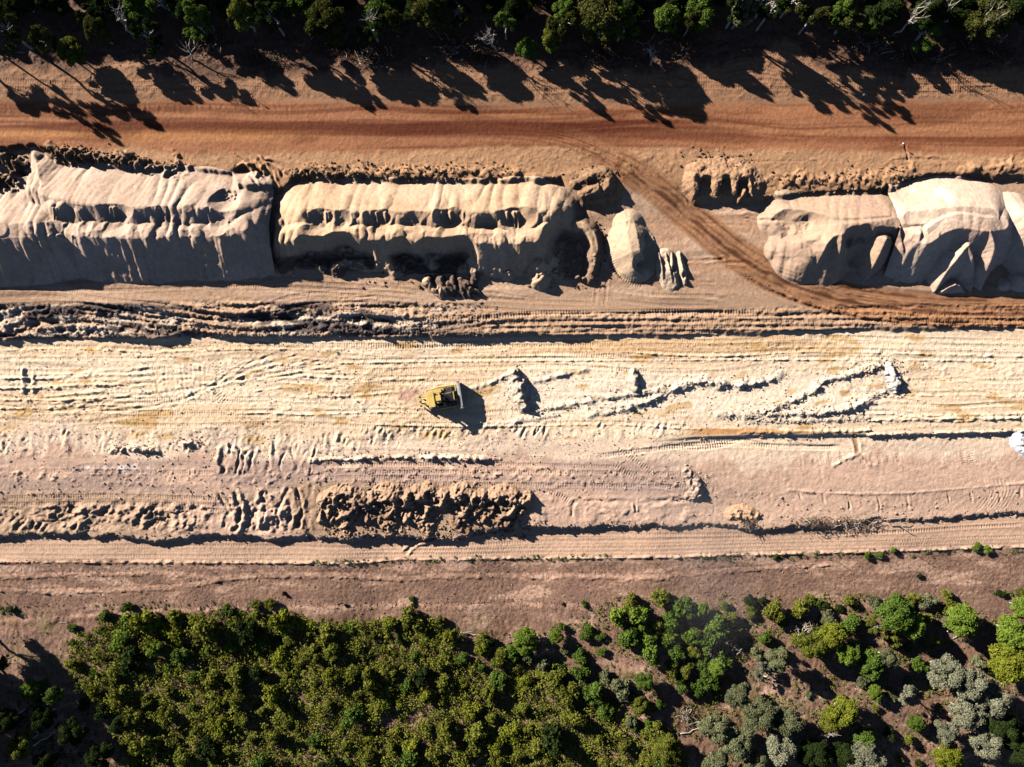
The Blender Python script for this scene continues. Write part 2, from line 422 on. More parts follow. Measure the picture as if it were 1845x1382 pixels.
G.blend(smooth((V - tg(0, 1100)[1]) / 20) * smooth(0.35 + G.fbm(30, 20, 80, 3)) * 0.8, alb(134, 101, 76))
G.blend(smooth((V - tg(0, 1100)[1]) / 20) * smooth(G.fbm(26, 16, 81, 3) - .3) * 0.5, alb(120, 108, 66))

# --- wheel and track marks
rnd = random.Random(4)
for i, (v0, u0, u1) in enumerate(((620, 0, 600), (628, 620, 1150), (640, 560, 1845), (652, 0, 300), (662, 540, 760), (676, 500, 900), (690, 480, 700), (724, 0, 330), (730, 430, 700), (744, 0, 620), (752, 700, 1240), (756, 200, 900), (622, 1150, 1845), (656, 900, 1300), (700, 1640, 1845), (712, 1620, 1845), (735, 1560, 1845))):
    k = [(u0 - 20, v0 + rnd.uniform(-6, 6))] + [(u0 + (u1 - u0) * t, v0 + rnd.uniform(-9, 9)) for t in (.2, .45, .75)] + [(u1 + 20, v0 + rnd.uniform(-6, 6))]
    dozer_run(k)
    if i % 2 == 0:
        ridge([(p[0], p[1] + 15, 1) for p in k], 0.10, 3.0, 1.0, 90 + i)
for k in ([(-10, 560), (110, 556), (240, 562), (380, 566)], [(150, 580), (260, 572), (400, 586)], [(470, 566), (520, 545), (600, 535), (700, 528)], [(430, 606), (640, 612), (900, 603)]):
    dozer_run(k, gauge=20)
for k in ([(670, 592), (770, 575), (900, 570), (1100, 567), (1400, 560)], [(650, 600), (740, 598), (830, 582), (930, 566), (1100, 562), (1250, 560)]):
    track(k, w=8, period=5, amp=.07, sink=.06)
    ridge(offset(k, 7), 0.2, 4, .3, 77)
for v0 in (520, 534):
    track([(-10, v0), (100, v0 + 1), (170, v0 + 16), (300, v0 + 30)], w=7)
for v0, u0, u1 in ((578, 880, 1845), (588, 900, 1500), (566, 1200, 1845), (583, 1400, 1845), (596, 900, 1300)):
    track([(u0, v0 + 4), ((u0 + u1) / 2, v0), (u1 + 10, v0 + 2)], w=6, amp=.05)
    ridge([(u0, v0 + 10), ((u0 + u1) / 2, v0 + 6), (u1 + 10, v0 + 7)], .14, 3, .5, 33 + v0)
for v0, u0, u1 in ((848, 80, 400), (850, 640, 1250), (872, 640, 1270), (838, 560, 1120), (896, 0, 430), (908, -10, 460), (918, 240, 420), (861, 560, 900), (800, 1180, 1520)):
    track([(u0, v0), ((u0 + u1) / 2, v0 + rnd.uniform(-4, 2)), (u1, v0 + 3)], w=7.5, amp=.05)
for k in ([(1180, 802), (1270, 806), (1345, 790)], [(1255, 795), (1330, 792), (1390, 804), (1520, 806)], [(1410, 790), (1450, 805), (1500, 806), (1520, 807)], [(1090, 830), (1130, 850), (1180, 872), (1230, 880)], [(1070, 822), (1150, 812), (1250, 800), (1330, 795)], [(1100, 800), (1160, 840), (1200, 870)], [(970, 880), (1010, 892), (1040, 915)]):
    track(k, w=9, period=4.6, amp=.06, sink=.07)
for k in ([(-10, 512), (200, 514), (420, 506), (640, 514), (760, 522)], [(480, 512), (700, 528), (900, 548), (1080, 556)], [(1100, 530), (1180, 540), (1300, 542)], [(1080, 560), (1090, 470), (1120, 400), (1110, 330)]):
    dozer_run(k, gauge=18, amp=.03, sink=.03)
for i in range(26):
    u0 = rnd.uniform(0, 1400); v0 = rnd.uniform(505, 545) if u0 < 1060 else rnd.uniform(380, 545)
    groove([(u0, v0), (u0 + rnd.uniform(30, 90), v0 + rnd.uniform(-8, 12))], rnd.uniform(.03, .09), rnd.uniform(3, 7), 1)
for i in range(5):
    track([(1092 + i * 2, 440 + i * 4), (1100 + i * 3, 478 + i * 3), (1124 + i * 3, 500 + i * 3), (1160, 505 + i * 3)], w=7, period=4.4, amp=.05, fade=6)
# service track
for k in ([(-10, 984), (400, 982), (700, 986), (1000, 975), (1400, 966), (1600, 958), (1855, 944)], [(580, 970), (800, 972), (1000, 962), (1300, 962), (1500, 961), (1855, 944)], [(-10, 1000), (500, 1001), (900, 996), (1400, 985), (1855, 970)], [(640, 992), (900, 990), (1200, 984), (1500, 977), (1855, 965)]):
    track(k, w=6, period=4.8, amp=.035, sink=.02)
ridge([(-20, 1012), (400, 1013), (640, 1014), (740, 1008), (1000, 1005), (1300, 999), (1500, 994), (1860, 983)], 0.22, 4.5, .7, 61)
# north side
for k in ([(-10, 150), (200, 158), (420, 150), (560, 160)], [(680, 152), (900, 160), (1080, 150)], [(1150, 146), (1300, 150), (1480, 152), (1845, 150)], [(1270, 122), (1320, 96), (1400, 92), (1470, 116)], [(1440, 158), (1600, 162), (1860, 152)], [(1500, 140), (1700, 142), (1860, 136)]):
    dozer_run(k, gauge=14, amp=.055)
for i in range(5):
    track([(1275 + i * 3, 128 - i * 2), (1305, 108 + i * 7), (1360, 100 + i * 8), (1420, 118 + i * 6)], w=6, amp=.05)
# curved tyre fan where the side road leaves the haul road
for i in range(15):
    a = i * 6.2
    groove([(1150 + a * .95, 268 + i * .3), (1180 + a * .8, 285 + i), (1205 + a * .62, 315 + i * 1.2), (1228 + a * .3, 345 + i), (1245 + a * .1, 372)], 0.07, 2.6)
# side road
SIDE = [(960, 242), (1040, 262), (1100, 290), (1150, 318), (1210, 362), (1262, 404), (1320, 452), (1375, 486), (1440, 514), (1530, 540), (1650, 556), (1760, 562), (1860, 562)]
sr = catmull(P2(SIDE))
win, D, SD, S, Z, T = G.field(sr, 52)
hw = np.interp(S, [0, 120, 300, 520, 1000], [30, 26, 28, 33, 29])
sfade = smooth((S - 30) / 160)
G.h[win] = G.h[win] - 0.06 * sfade * smooth((hw + 4 - D) / 8) + sfade * .05 * np.exp(-((D - hw - 3) / 3) ** 2) * (D < 1e4)
nn = G.noise(16, 11, 301)[win]
cross = np.interp(S * 0, [0, 1], [0, 0]) + np.sin(SD * 0.55 + nn) * .5 + np.sin(SD * 0.21 + 1.3) * .5
G.paint(win, smooth((hw + 4 - D) / 9 + nn * .12) * .92 * sfade, alb(172, 122, 82))
G.paint(win, sfade * smooth((hw - D) / 10) * smooth(0.35 + cross * .7 + nn * .3) * .9, alb(88, 50, 30))
G.paint(win, sfade * smooth((hw - D) / 10) * smooth(-0.5 + nn * .6) * .7, alb(200, 150, 98))
side_mask = np.zeros(U.shape, bool); side_mask[win] = D < (hw + 3)
for o_ in (-14, -9, -3, 4, 8, 13):
    groove([(p[0], p[1]) for p in offset(SIDE, o_)], 0.045, 2.4)
ridge(offset(SIDE[7:], 26), 0.22, 4, .8, 55)
for o_ in (-10, 2, 10):
    c = catmull(P2(offset([(900, 238), (1000, 250), (1080, 278), (1150, 318), (1165, 300), (1190, 262)][:4], o_)))
    w_, D_, *_r = G.field(c, 6); G.paint(w_, smooth((3 - D_) / 3) * .5, alb(120, 66, 38))
# cattle paths on the verge
for k, w in (([(-20, 1036), (150, 1030), (300, 1029), (390, 1039), (450, 1034), (600, 1032), (720, 1040), (800, 1034), (1000, 1035), (1200, 1034)], 5), ([(-20, 1056), (60, 1062), (130, 1060), (260, 1056), (340, 1050), (390, 1040)], 4), ([(-20, 1118), (200, 1104), (300, 1097), (600, 1091), (1000, 1088), (1160, 1088)], 4.5), ([(1200, 1030), (1500, 1010)], 3)):
    c = catmull(P2(k)); w_, D_, SD_, S_, Z_, T_ = G.field(c, 14)
    G.paint(w_, smooth((w - D_ + G.noise(7, 5, 311)[w_] * 2.2) / 5) * .85, C_PATH)
    G.h[w_] -= .05 * smooth((w - D_) / 4)
    ridge(offset(k, 7), .10, 4, 1.0, 66)
# blade gouges running down the south faces
for a_, b_, v0, v1, dp in ((-30, 140, 908, 958, .30), (150, 235, 925, 958, .12), (238, 345, 905, 955, .28), (350, 400, 920, 955, .1), (402, 560, 885, 960, .30), (402, 566, 792, 862, .20)):
    uu_ = a_
    while uu_ < b_:
        l_ = rnd.uniform(-10, 22); e_ = rnd.uniform(-9, 12); v0 = v0 + rnd.uniform(-5, 5)
        groove([(uu_ + l_, v0 + rnd.uniform(0, 14)), (uu_ + e_ + 2, (v0 + v1) / 2), (uu_ + e_ * .5, v1 + rnd.uniform(-8, 0))], dp * rnd.uniform(.15, 1.1), rnd.uniform(3.5, 10), rnd.uniform(.1, 1.2))
        uu_ += rnd.uniform(5, 26)
for i in range(60):
    u0 = rnd.uniform(-20, 760); v0 = rnd.uniform(770, 800)
    groove([(u0 + 6, v0), (u0, v0 + rnd.uniform(14, 30))], rnd.uniform(.02, .10), rnd.uniform(4, 7), 1)
for i in range(46):
    u0 = rnd.uniform(640, 1240); v0 = rnd.uniform(764, 775) - (u0 - 640) * .02
    groove([(u0 + 7, v0), (u0 - 3, v0 + rnd.uniform(12, 30))], rnd.uniform(.02, .10), rnd.uniform(4, 7), 1)
# windrows and push marks on the cutting floor
for k, h, w, os_ in (
        ([(955, 742, .4), (1040, 726, .9), (1120, 712, .9), (1190, 704, .6)], .42, 7, 0),
        ([(960, 690, .4), (1010, 676, 1), (1060, 664, .5)], .4, 6, 0),
        ([(1060, 748, .3), (1150, 728, .9), (1215, 700, 1), (1260, 688, 1), (1330, 692, 1), (1385, 684, 1), (1405, 672, .4)], .72, 9, 0),
        ([(1375, 740, .3), (1425, 722, 1), (1462, 704, 1), (1480, 686, 1), (1530, 674, .9), (1580, 660, .5)], .72, 8, 0),
        ([(1290, 748, .4), (1420, 746, .7), (1500, 740, 1), (1555, 722, 1), (1590, 704, .8), (1604, 694, .5)], .6, 8, 0),
        ([(1340, 758, .4), (1460, 757, .8), (1560, 752, .6)], .3, 5, 0),
        ([(820, 770, .3), (900, 764, .8), (1000, 748, .5)], .3, 6, 0),
        ([(850, 700, .3), (885, 690, 1), (925, 670, 1)], .5, 7, 0)):
    ridge(k, h * .72, w * 1.1, .5, int(k[0][0]), .9, alb(250, 226, 192, 2.1))
# swirl on the left of the floor
for i in range(9):
    o_ = i * 9
    if i % 2 == 0 or i == 5: groove([(170 + i * 8, 745 - i * 12), (260, 734 - i * 11), (330, 720 - i * 9), (385 + o_ * .9, 694 - i * 2), (430 + o_ * 1.1, 662 + i * 2), (520 + i * 12, 630 + i * 4)], 0.08, 4.5, .7)
for i in range(6):
    groove([(278 + i * 17 + rnd.uniform(-4, 4), 655), (283 + i * 16, 685), (290 + i * 15, 712), (312 + i * 12, 730)], 0.05, 4, .8)
for i in range(9):
    v0 = 668 + i * 9.5
    v0 += rnd.uniform(-3, 3); ridge([(40 + 24 * (i % 3), v0 + rnd.uniform(2, 9), .2), (130, v0 + rnd.uniform(-3, 4), 1), (210 + rnd.uniform(-30, 30), v0 - 3, rnd.uniform(.4, 1)), (300 + rnd.uniform(-50, 20), v0 - 1, .2)], rnd.uniform(.10, .28), 4.6, .4, 400 + i)
    if i % 2: ridge([(-30, v0 + 4), (60, v0 + 3), (130, v0 + 5, .3)], .22, 3.6, .6, 430 + i)
track([(375, 640), (398, 672), (392, 706), (420, 730)], w=16, period=4.6, amp=.08)
for i in range(6):
    track([(470 - i * 6, 640 + i * 12), (430 - i * 3, 672 + i * 8), (405, 700 + i * 4)], w=6)
for u0 in (42, 60):
    ridge([(u0, 668), (u0 + 2, 706)], .35, 6, .4, 12)
# long edges
ridge([(560, 828), (700, 824), (820, 824), (900, 828)], .42, 6, .7, 19)
ridge([(200, 812), (250, 808), (290, 812)], .4, 7, 1.2, 20); ridge([(330, 800), (360, 798)], .35, 7, 1.2, 24)
ridge([(1330, 778), (1540, 776), (1560, 772)], .25, 5, .5, 29); ridge([(1560, 783), (1700, 780), (1860, 775)], .35, 4.5, .3, 30)
ridge([(1560, 757), (1700, 754), (1860, 752)], .22, 4, .8, 31)
ridge([(1420, 882), (1500, 888), (1620, 888), (1700, 882), (1860, 868)], .12, 4, .3, 32)
ridge([(1600, 752), (1700, 748), (1860, 745)], .12, 4, .8, 37)
# small cross walls and gouges along the lower bench
for u0, v0, v1 in ((1283, 822, 938), (1334, 880, 905), (1386, 880, 915), (1440, 880, 906), (1482, 884, 920), (1525, 884, 922), (1579, 888, 926), (1630, 885, 925), (1660, 884, 912), (1705, 878, 915), (1747, 876, 914), (1796, 874, 912), (1834, 872, 905), (1380, 800, 850), (1440, 800, 860), (1475, 820, 880), (1380, 840, 870), (1700, 810, 850), (1740, 800, 840), (1510, 806, 830), (1825, 800, 838)):
    groove([(u0 + rnd.uniform(-4, 4), v0 + rnd.uniform(0, 8)), (u0 + rnd.uniform(-1, 4), (v0 + v1) / 2), (u0 + 4, v1 - rnd.uniform(0, 10))], rnd.uniform(.05, .13) if v0 > 870 else .03, rnd.uniform(2.6, 5), .5)
groove([(1534, 780), (1540, 800), (1545, 818)], .10, 6, .7); G.paint(*[(lambda w_, D_: (w_, smooth((6 - D_) / 3) * .8))(*G.field(catmull(P2([(1536, 782), (1541, 816)])), 10)[:2])][0], alb(160, 118, 80))
for u0 in (1478, 1492, 1512, 1548, 1566, 1580, 1596, 1614, 1730, 1746):
    track([(u0, 815), (u0 + 4, 836)], w=8, period=4, amp=.07, fade=4)
ridge([(1500, 838), (1530, 822), (1545, 818), (1560, 836), (1575, 838)], .14, 5, .5, 35)
for i in range(9):
    groove([(1765 + i * 7, 860), (1775 + i * 6, 885), (1762 + i * 6, 912), (1742 + i * 6, 930)], .035, 2.6, .7)
# pushed lobes in the pile rows beside the service track
for u0, v0, r_ in ((965, 930, 16), (1060, 925, 18), (1110, 922, 20), (1180, 922, 22), (1240, 925, 16)):
    gx, gy = tg(u0, v0); d_ = np.hypot((U - gx) / 1.4, V - gy)
    G.h += .14 * smooth((r_ + lump * 4 - d_) / 12)
groove([(1030, 935), (1032, 910), (1050, 902), (1120, 902), (1250, 900)], .13, 7, .5)
groove([(1142, 880), (1144, 925)], .25, 4, .8)
# clumpy berm north of the left stockpile, and along the edges above the yard
ridge([(90, 272, .6), (120, 280, 1), (180, 285, 1), (240, 294, 1), (290, 306, .9), (335, 314, .5)], .75, 17, .8, 101, .8, alb(150, 118, 88))
ridge([(300, 268, .2), (322, 280, .8), (326, 298, .8), (314, 312, .6)], .5, 7, .2, 103)
ridge([(530, 318, .8), (560, 312, 1), (610, 314, 1), (640, 318, .6)], .45, 15, .9, 104, .8, alb(166, 128, 92))
ridge([(645, 312, .7), (720, 314, 1), (850, 314, 1), (935, 312, 1), (944, 308, .3)], .38, 15, .4, 105, .8)
ridge([(950, 322, .8), (1040, 314, .3)], .3, 7, .2, 106)
ridge([(1380, 330, .7), (1460, 326, 1), (1560, 326, 1), (1640, 312, .8)], .42, 20, .35, 107, .9)
ridge([(1735, 308, .6), (1790, 300, 1), (1860, 306, 1)], .45, 16, .35, 108, .9)
ridge([(-30, 275), (10, 285), (40, 305), (20, 330), (-30, 335)], .9, 20, .9, 109, .8, alb(132, 106, 82))
# forked ruts between the two left stockpiles
for k in ([(445, 285), (470, 310), (490, 340)], [(460, 282), (490, 312), (505, 350)], [(475, 288), (500, 300), (515, 322)], [(480, 300), (470, 330)], [(440, 300), (480, 350)], [(462, 296), (492, 338)], [(478, 292), (486, 330)]):
    groove(k, .22, 5, 1.0)
G.h += -.9 * np.exp(-(((U - tg(438, 312)[0]) / 14) ** 2 + ((V - tg(438, 312)[1]) / 13) ** 2) ** 1.5)
ridge([(425, 300), (440, 296), (455, 304)], .6, 8, .6, 111)
track([(487, 370), (486, 400), (485, 430), (486, 460)], w=8, period=4.6, amp=.07)
# odd cross grooves
groove([(1631, 258), (1636, 292)], .25, 3, .3); groove([(1340, 292), (1480, 291)], .05, 3, .3); groove([(1600, 290), (1690, 288), (1692, 312)], .12, 5, .5)
groove([(728, 1000), (745, 982), (790, 966)], .2, 5, 1.2); groove([(748, 958), (748, 978)], .1, 3, .5)
for i in range(24):
    u0 = 10 + i * 23 + rnd.uniform(-6, 6)
    groove([(u0, 186), (u0 + rnd.uniform(2, 8), 206 + rnd.uniform(-5, 5))], .05, 5, .6)
for c_, w_, r_ in (((430, 855), alb(250, 232, 214), 0),):
    pass
for u0, r_ in ((158, 6), (190, 8), (225, 14), (245, 10), (268, 7), (620, 5), (710, 6)):
    gx, gy = tg(u0, 842); d_ = np.hypot((U - gx) / 1.6, V - gy) + clod * 1.5
    G.blend(smooth((r_ * .6 - d_) / 5) * .7, alb(250, 232, 216))
gx, gy = tg(735, 712); d_ = np.hypot((U - gx) / 2.0, V - gy) + lump * 5
G.blend(smooth((16 - d_) / 9) * .75, alb(206, 158, 134))

KEEP = np.isfinite(G.h)
# spoken partition of the sheet
Uc = (U[:-1, :-1] + U[1:, 1:]) / 2; Vc = (V[:-1, :-1] + V[1:, 1:]) / 2
def lc(l): return ((l[:, :-1] + l[:, 1:]) / 2)
f_side = side_mask[:-1, :-1] & (Vc > lc(L_ROAD_S))
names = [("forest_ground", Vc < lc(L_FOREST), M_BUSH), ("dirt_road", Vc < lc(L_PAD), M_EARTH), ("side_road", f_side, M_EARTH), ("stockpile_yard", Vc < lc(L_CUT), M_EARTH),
         ("cutting_floor", Vc < lc(L_STEP), M_EARTH), ("lower_bench", Vc < lc(L_EDGE), M_EARTH), ("service_track", Vc < lc(L_TRACK_S), M_EARTH), ("bush_ground", Vc < 1e9, M_BUSH)]
taken = f_side.copy()
for nm, msk, mt in names:
    mm = f_side if nm == "side_road" else (msk & ~taken)
    taken |= mm
    o = grid_object(nm, G, G.h, mm, mt)
    o["kind"] = "structure"
def gz(u, v): return float(G.sample(u, v))
def place(u, v, z=0.0):
    """seen place (z above the terrace) -> world x, y, ground z"""
    a, b = tg(u, v, z)
    x, y = XY(a, b)
    return x, y, gz(a, b)

# ------------------------------------------------------------------ stockpiles
def vw_(g, n):
    return np.abs(n) - .5
class Pile:
    def __init__(s, u0, u1, v0, v1, st=1.35):
        s.g = Grid(np.arange(u0, u1, st), np.arange(v0, v1, st))
        s.h = np.full(s.g.U.shape, -3.0)
        s.warp = (s.g.noise(12, 12, 7) * 1.3, s.g.noise(12, 12, 8) * 1.3)
    def d(s, gu, gv):
        return np.hypot(s.g.U + s.warp[0] - gu, s.g.V + s.warp[1] - gv) * PX
    def cone(s, u, v, z, r=0.0, k=.74):
        gu, gv = tg(u, v, z)
        s.h = np.maximum(s.h, z - k * np.maximum(0, s.d(gu, gv) - r * PX))
    def crest(s, pts, k=.74, r=0.0):
        p = []
        for q in pts:
            a, b = tg(q[0], q[1], q[2]); p.append((a, b, q[2]))
        c = catmull(p, 8)
        mz = max(q[2] for q in pts)
        win, D, SD, S, Z, T = s.g.field(c, (r + (mz + .3) / k / PX))
        hh = Z - k * np.maximum(0, D - r) * PX
        s.h[win] = np.maximum(s.h[win], np.where(D < 1e5, hh, -3))
    def fin(s, pts, k=1.5):
        s.crest(pts, k)
    def bite(s, u, v, r, zf=0.15, k=1.5, su=1.0, rough=.25):
        gu, gv = tg(u, v, zf)
        dd = np.hypot((s.g.U + s.warp[0] - gu) / su, s.g.V + s.warp[1] - gv)
        s.h = np.where(s.h > zf, np.minimum(s.h, np.maximum(zf + rough * np.abs(s.g.fbm(9, 9, abs(int(u)), 3)), zf + k * (dd - r) * PX)), s.h)
    def finish(s, name, col, mat, label, cat, rough=.012, col2=None, spot=None, parent=None, lump=.02, flute=0.0, streaks=0.0, streak_v=436):
        g = s.g
        body = smooth(s.h / .4)
        if flute:
            ph = (g.U + .30 * g.V) / 31 + g.noise(38, 90, 15) * 1.0
            ph2 = (g.U + .22 * g.V) / 12 + g.noise(26, 60, 16) * .9
            s.h = s.h + flute * (np.abs(np.sin(math.pi * ph)) - .6) * body * (1 + .5 * g.noise(30, 30, 17)) + flute * .25 * (np.abs(np.sin(math.pi * ph2)) - .6) * body * np.clip(g.noise(40, 40, 18) + .5, 0, 1)
        s.h = s.h + (g.noise(2.0, 2.0, 5) * rough + g.fbm(9, 9, 6, 2) * lump) * body
        if streaks:
            s.h = s.h + streaks * body * smooth((g.V - streak_v) / 14) * (g.noise(6.5, 90, 19) + .6 * g.noise(3.2, 60, 20) + 2.2 * vw_(g, g.noise(19, 120, 29)))
        g.c[...] = col
        if col2 is not None: g.blend(smooth(g.fbm(40, 26, 9, 3) * .9), col2)
        if spot: spot(s)
        zz = G.sample(g.U, g.V) + s.h - .04
        keep = s.h > 0
        f = keep[:-1, :-1] | keep[1:, :-1] | keep[:-1, 1:] | keep[1:, 1:]
        zz = np.where(keep, zz, G.sample(g.U, g.V) - .08)
        o = grid_object(name, g, zz, f, mat, parent)
        return tag(o, label, cat)

C_GRAV = alb(230, 194, 160, 2.05); C_GRAV2 = alb(232, 190, 146, 2.0)
rp = random.Random(9)
# left stockpile
A = Pile(-48, 500, 250, 530)
A.crest([(60, 340, 3.4), (84, 352, 4.4), (120, 362, 5.0), (200, 372, 5.1), (300, 374, 5.0), (380, 374, 4.8), (425, 372, 4.2)], .68, 2)
A.crest([(52, 268, .5), (62, 300, 1.8), (72, 335, 3.4)], .66)
A.crest([(-60, 422, 4.6), (20, 416, 4.7), (86, 412, 4.4), (100, 410, 3.8)], .70, 12)
A.crest([(124, 416, 4.0), (150, 420, 4.5), (250, 424, 4.5), (330, 420, 4.3), (400, 420, 4.4), (446, 408, 4.5)], .71, 6)
for u0, v0, z0, r0 in ((0, 412, 4.9, 14), (56, 410, 4.9, 14), (150, 416, 4.7, 12), (196, 418, 4.8, 11), (232, 420, 4.6, 9), (262, 420, 4.8, 9), (304, 418, 4.6, 9), (352, 418, 4.6, 10), (392, 416, 4.7, 11), (438, 404, 4.9, 13)):
    A.cone(u0, v0, z0, r0 * .8, .74)
u = 90
while u < 425:
    A.cone(u, np.interp(u, [90, 150, 425], [362, 372, 374]) + rp.uniform(2, 7), rp.uniform(4.7, 5.3), rp.uniform(1, 8), rp.uniform(.66, .80)); u += rp.uniform(16, 44)
for u0, r0, zf in ((212, 13, 3.5), (296, 9, 3.7), (396, 11, 3.6), (156, 6, 3.9)):
    A.bite(u0, 402, r0 * .5, zf, .62, 1.3, .05)
for i in range(16):
    u0 = rp.uniform(84, 425); j = rp.uniform(0, 6)
    A.fin([(u0, 374, 5.0), (u0 + j * .5, 388, 4.2), (u0 + j, 374 + rp.uniform(22, 34), 3.4)], 1.3)
for u0, dv in ((-16, 26), (-4, 34), (8, 30), (20, 40), (32, 34), (44, 38), (56, 30), (66, 40), (78, 34), (88, 44), (100, 50), (128, 34), (140, 26), (158, 30), (176, 44), (184, 50), (196, 26), (218, 24), (232, 30), (246, 34), (252, 22), (264, 26), (288, 22), (300, 30), (340, 24), (352, 28), (364, 36), (380, 26), (404, 22), (416, 30)):
    j = rp.uniform(-2, 3)
    A.fin([(u0, 424, 4.55), (u0 + 1 + j * .4, 424 + dv * .45, 4.55 - dv * .038), (u0 + 3 + j, 424 + dv, 4.5 - dv * .092)], 1.5)
for u0, b0 in ((150, 1.0), (205, .8), (262, 1.0), (296, .7), (414, .8), (36, .8)):
    A.fin([(u0, 428, 4.2), (u0 + 6, 455, 2.6), (u0 + 14, 488, .5)], b0)
A.fin([(112, 404, 4.0), (110, 440, 2.6), (106, 494, .3)], .9)
A.fin([(374, 424, 3.9), (384, 455, 2.4), (390, 488, .4)], .95); A.fin([(322, 430, 3.8), (326, 455, 2.5), (346, 484, .4)], .95)
A.crest([(462, 385, 2.6), (474, 420, 2.2), (482, 450, 1.2), (486, 485, .2)], .9, 2)
A.bite(412, 352, 12, 2.2, 1.3, 1.2)
A.finish("gravel_stockpile", C_GRAV, M_GRAVEL, "long tan gravel stockpile at the left edge with two rows of fluted heaps", "gravel pile", col2=alb(236, 200, 168, 1.95), flute=.20, streaks=.10)
# middle stockpile
B = Pile(490, 1100, 290, 560)
B.crest([(525, 378, 2.6), (548, 378, 3.8), (600, 380, 4.3), (760, 382, 4.4), (900, 382, 4.5), (985, 380, 4.3), (1000, 380, 3.8)], .74, 2)
B.crest([(512, 428, 3.0), (545, 420, 4.0), (650, 422, 4.1), (790, 426, 4.1), (880, 430, 4.0), (960, 426, 4.1), (986, 414, 4.2)], .95, 9)
for u0, v0, z0, r0 in ((545, 418, 4.2, 9), (578, 420, 4.3, 10), (612, 418, 4.2, 9), (648, 420, 4.3, 9), (680, 422, 4.2, 9), (716, 424, 4.3, 11), (752, 424, 4.2, 10), (792, 424, 4.3, 10), (830, 426, 4.2, 10), (868, 430, 4.1, 10), (900, 432, 4.2, 10), (932, 430, 4.2, 10), (962, 426, 4.2, 9)):
    B.cone(u0, v0, z0, r0, .95)
u = 545
while u < 990:
    B.cone(u, 380 + rp.uniform(2, 7), rp.uniform(4.2, 4.7), rp.uniform(1, 8), rp.uniform(.72, .84)); u += rp.uniform(14, 38)
for u0, r0, zf in ((578, 13, 3.0), (616, 7, 3.2), (688, 9, 3.1), (816, 12, 3.0), (932, 14, 2.9), (752, 6, 3.3)):
    B.bite(u0, 404, r0 * .5, zf, .66, 1.3, .05)
for i in range(22):
    u0 = rp.uniform(545, 985); j = rp.uniform(0, 5)
    B.fin([(u0, 382, 4.35), (u0 + j * .5, 394, 3.8), (u0 + j, 382 + rp.uniform(18, 30), 3.1)], 1.3)
for u0, dv in ((540, 26), (552, 30), (560, 34), (592, 26), (600, 22), (628, 34), (650, 30), (674, 36), (682, 30), (704, 24), (722, 34), (734, 30), (756, 40), (776, 26), (800, 34), (816, 40), (824, 30), (856, 44), (874, 34), (884, 28), (898, 34), (912, 40), (926, 34), (940, 42), (950, 30), (966, 34), (976, 26)):
    j = rp.uniform(-2, 3)
    B.fin([(u0, 430, 4.15), (u0 + 1 + j * .4, 430 + dv * .45, 4.15 - dv * .040), (u0 + 2 + j, 430 + dv, 4.1 - dv * .095)], 1.5)
B.crest([(503, 400, 2.0), (507, 440, 2.2), (512, 480, .8)], .8, 4)
B.crest([(990, 440, 3.0), (1000, 460, 2.2), (1040, 480, 1.4), (1060, 500, .6)], .8, 6)
B.crest([(1040, 405, 2.0), (1060, 412, 1.8), (1072, 440, 1.6), (1066, 480, 1.0)], 1.1, 5)
for u0, v0, r0, su in ((548, 484, 22, 1), (566, 478, 24, 1), (590, 480, 26, 1.1), (622, 476, 30, 1), (650, 484, 24, 1.1), (672, 492, 16, 1), (728, 484, 26, .9), (752, 488, 22, 1), (782, 486, 28, 1), (812, 482, 24, 1), (834, 476, 20, .9)):
    B.bite(u0, v0, r0, .2, 2.1, su, .3)
B.bite(1018, 446, 22, .2, 1.7, 1.0); B.bite(1032, 480, 22, .2, 1.7, 1.2); B.bite(1008, 500, 16, .15, 1.7, 1.6)
B.crest([(688, 448, 2.6), (700, 475, 1.6), (712, 498, .5)], 1.3, 3)
B.cone(604, 478, 1.3, 3, .9); B.cone(914, 490, 1.3, 0, .9); B.cone(970, 470, 2.2, 5, .9); B.cone(975, 500, 1.3, 6, .9); B.crest([(848, 440, 2.2), (856, 480, 1.2), (852, 515, .4)], 1.1, 2)
for i in range(8):
    a = rp.uniform(-7, 7)
    B.crest([(778 + i * 9 + a, 506 + rp.uniform(-6, 6), rp.uniform(.7, 1.2)), (782 + i * 10, 520, .7), (788 + i * 11 - a, 536 + rp.uniform(-5, 3), .15)], 1.2, rp.uniform(0, 3))
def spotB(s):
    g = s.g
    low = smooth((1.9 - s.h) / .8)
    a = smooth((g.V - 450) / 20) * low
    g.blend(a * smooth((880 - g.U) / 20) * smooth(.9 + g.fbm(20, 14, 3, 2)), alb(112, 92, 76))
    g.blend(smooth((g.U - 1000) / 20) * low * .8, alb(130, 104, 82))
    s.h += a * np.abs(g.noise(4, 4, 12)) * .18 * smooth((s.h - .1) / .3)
B.finish("gravel_stockpile", C_GRAV2, M_GRAVEL, "long tan gravel stockpile left of the side road with dark dug-out bays along its foot", "gravel pile", col2=alb(240, 200, 158, 2.0), spot=spotB, flute=.17, streaks=.07)
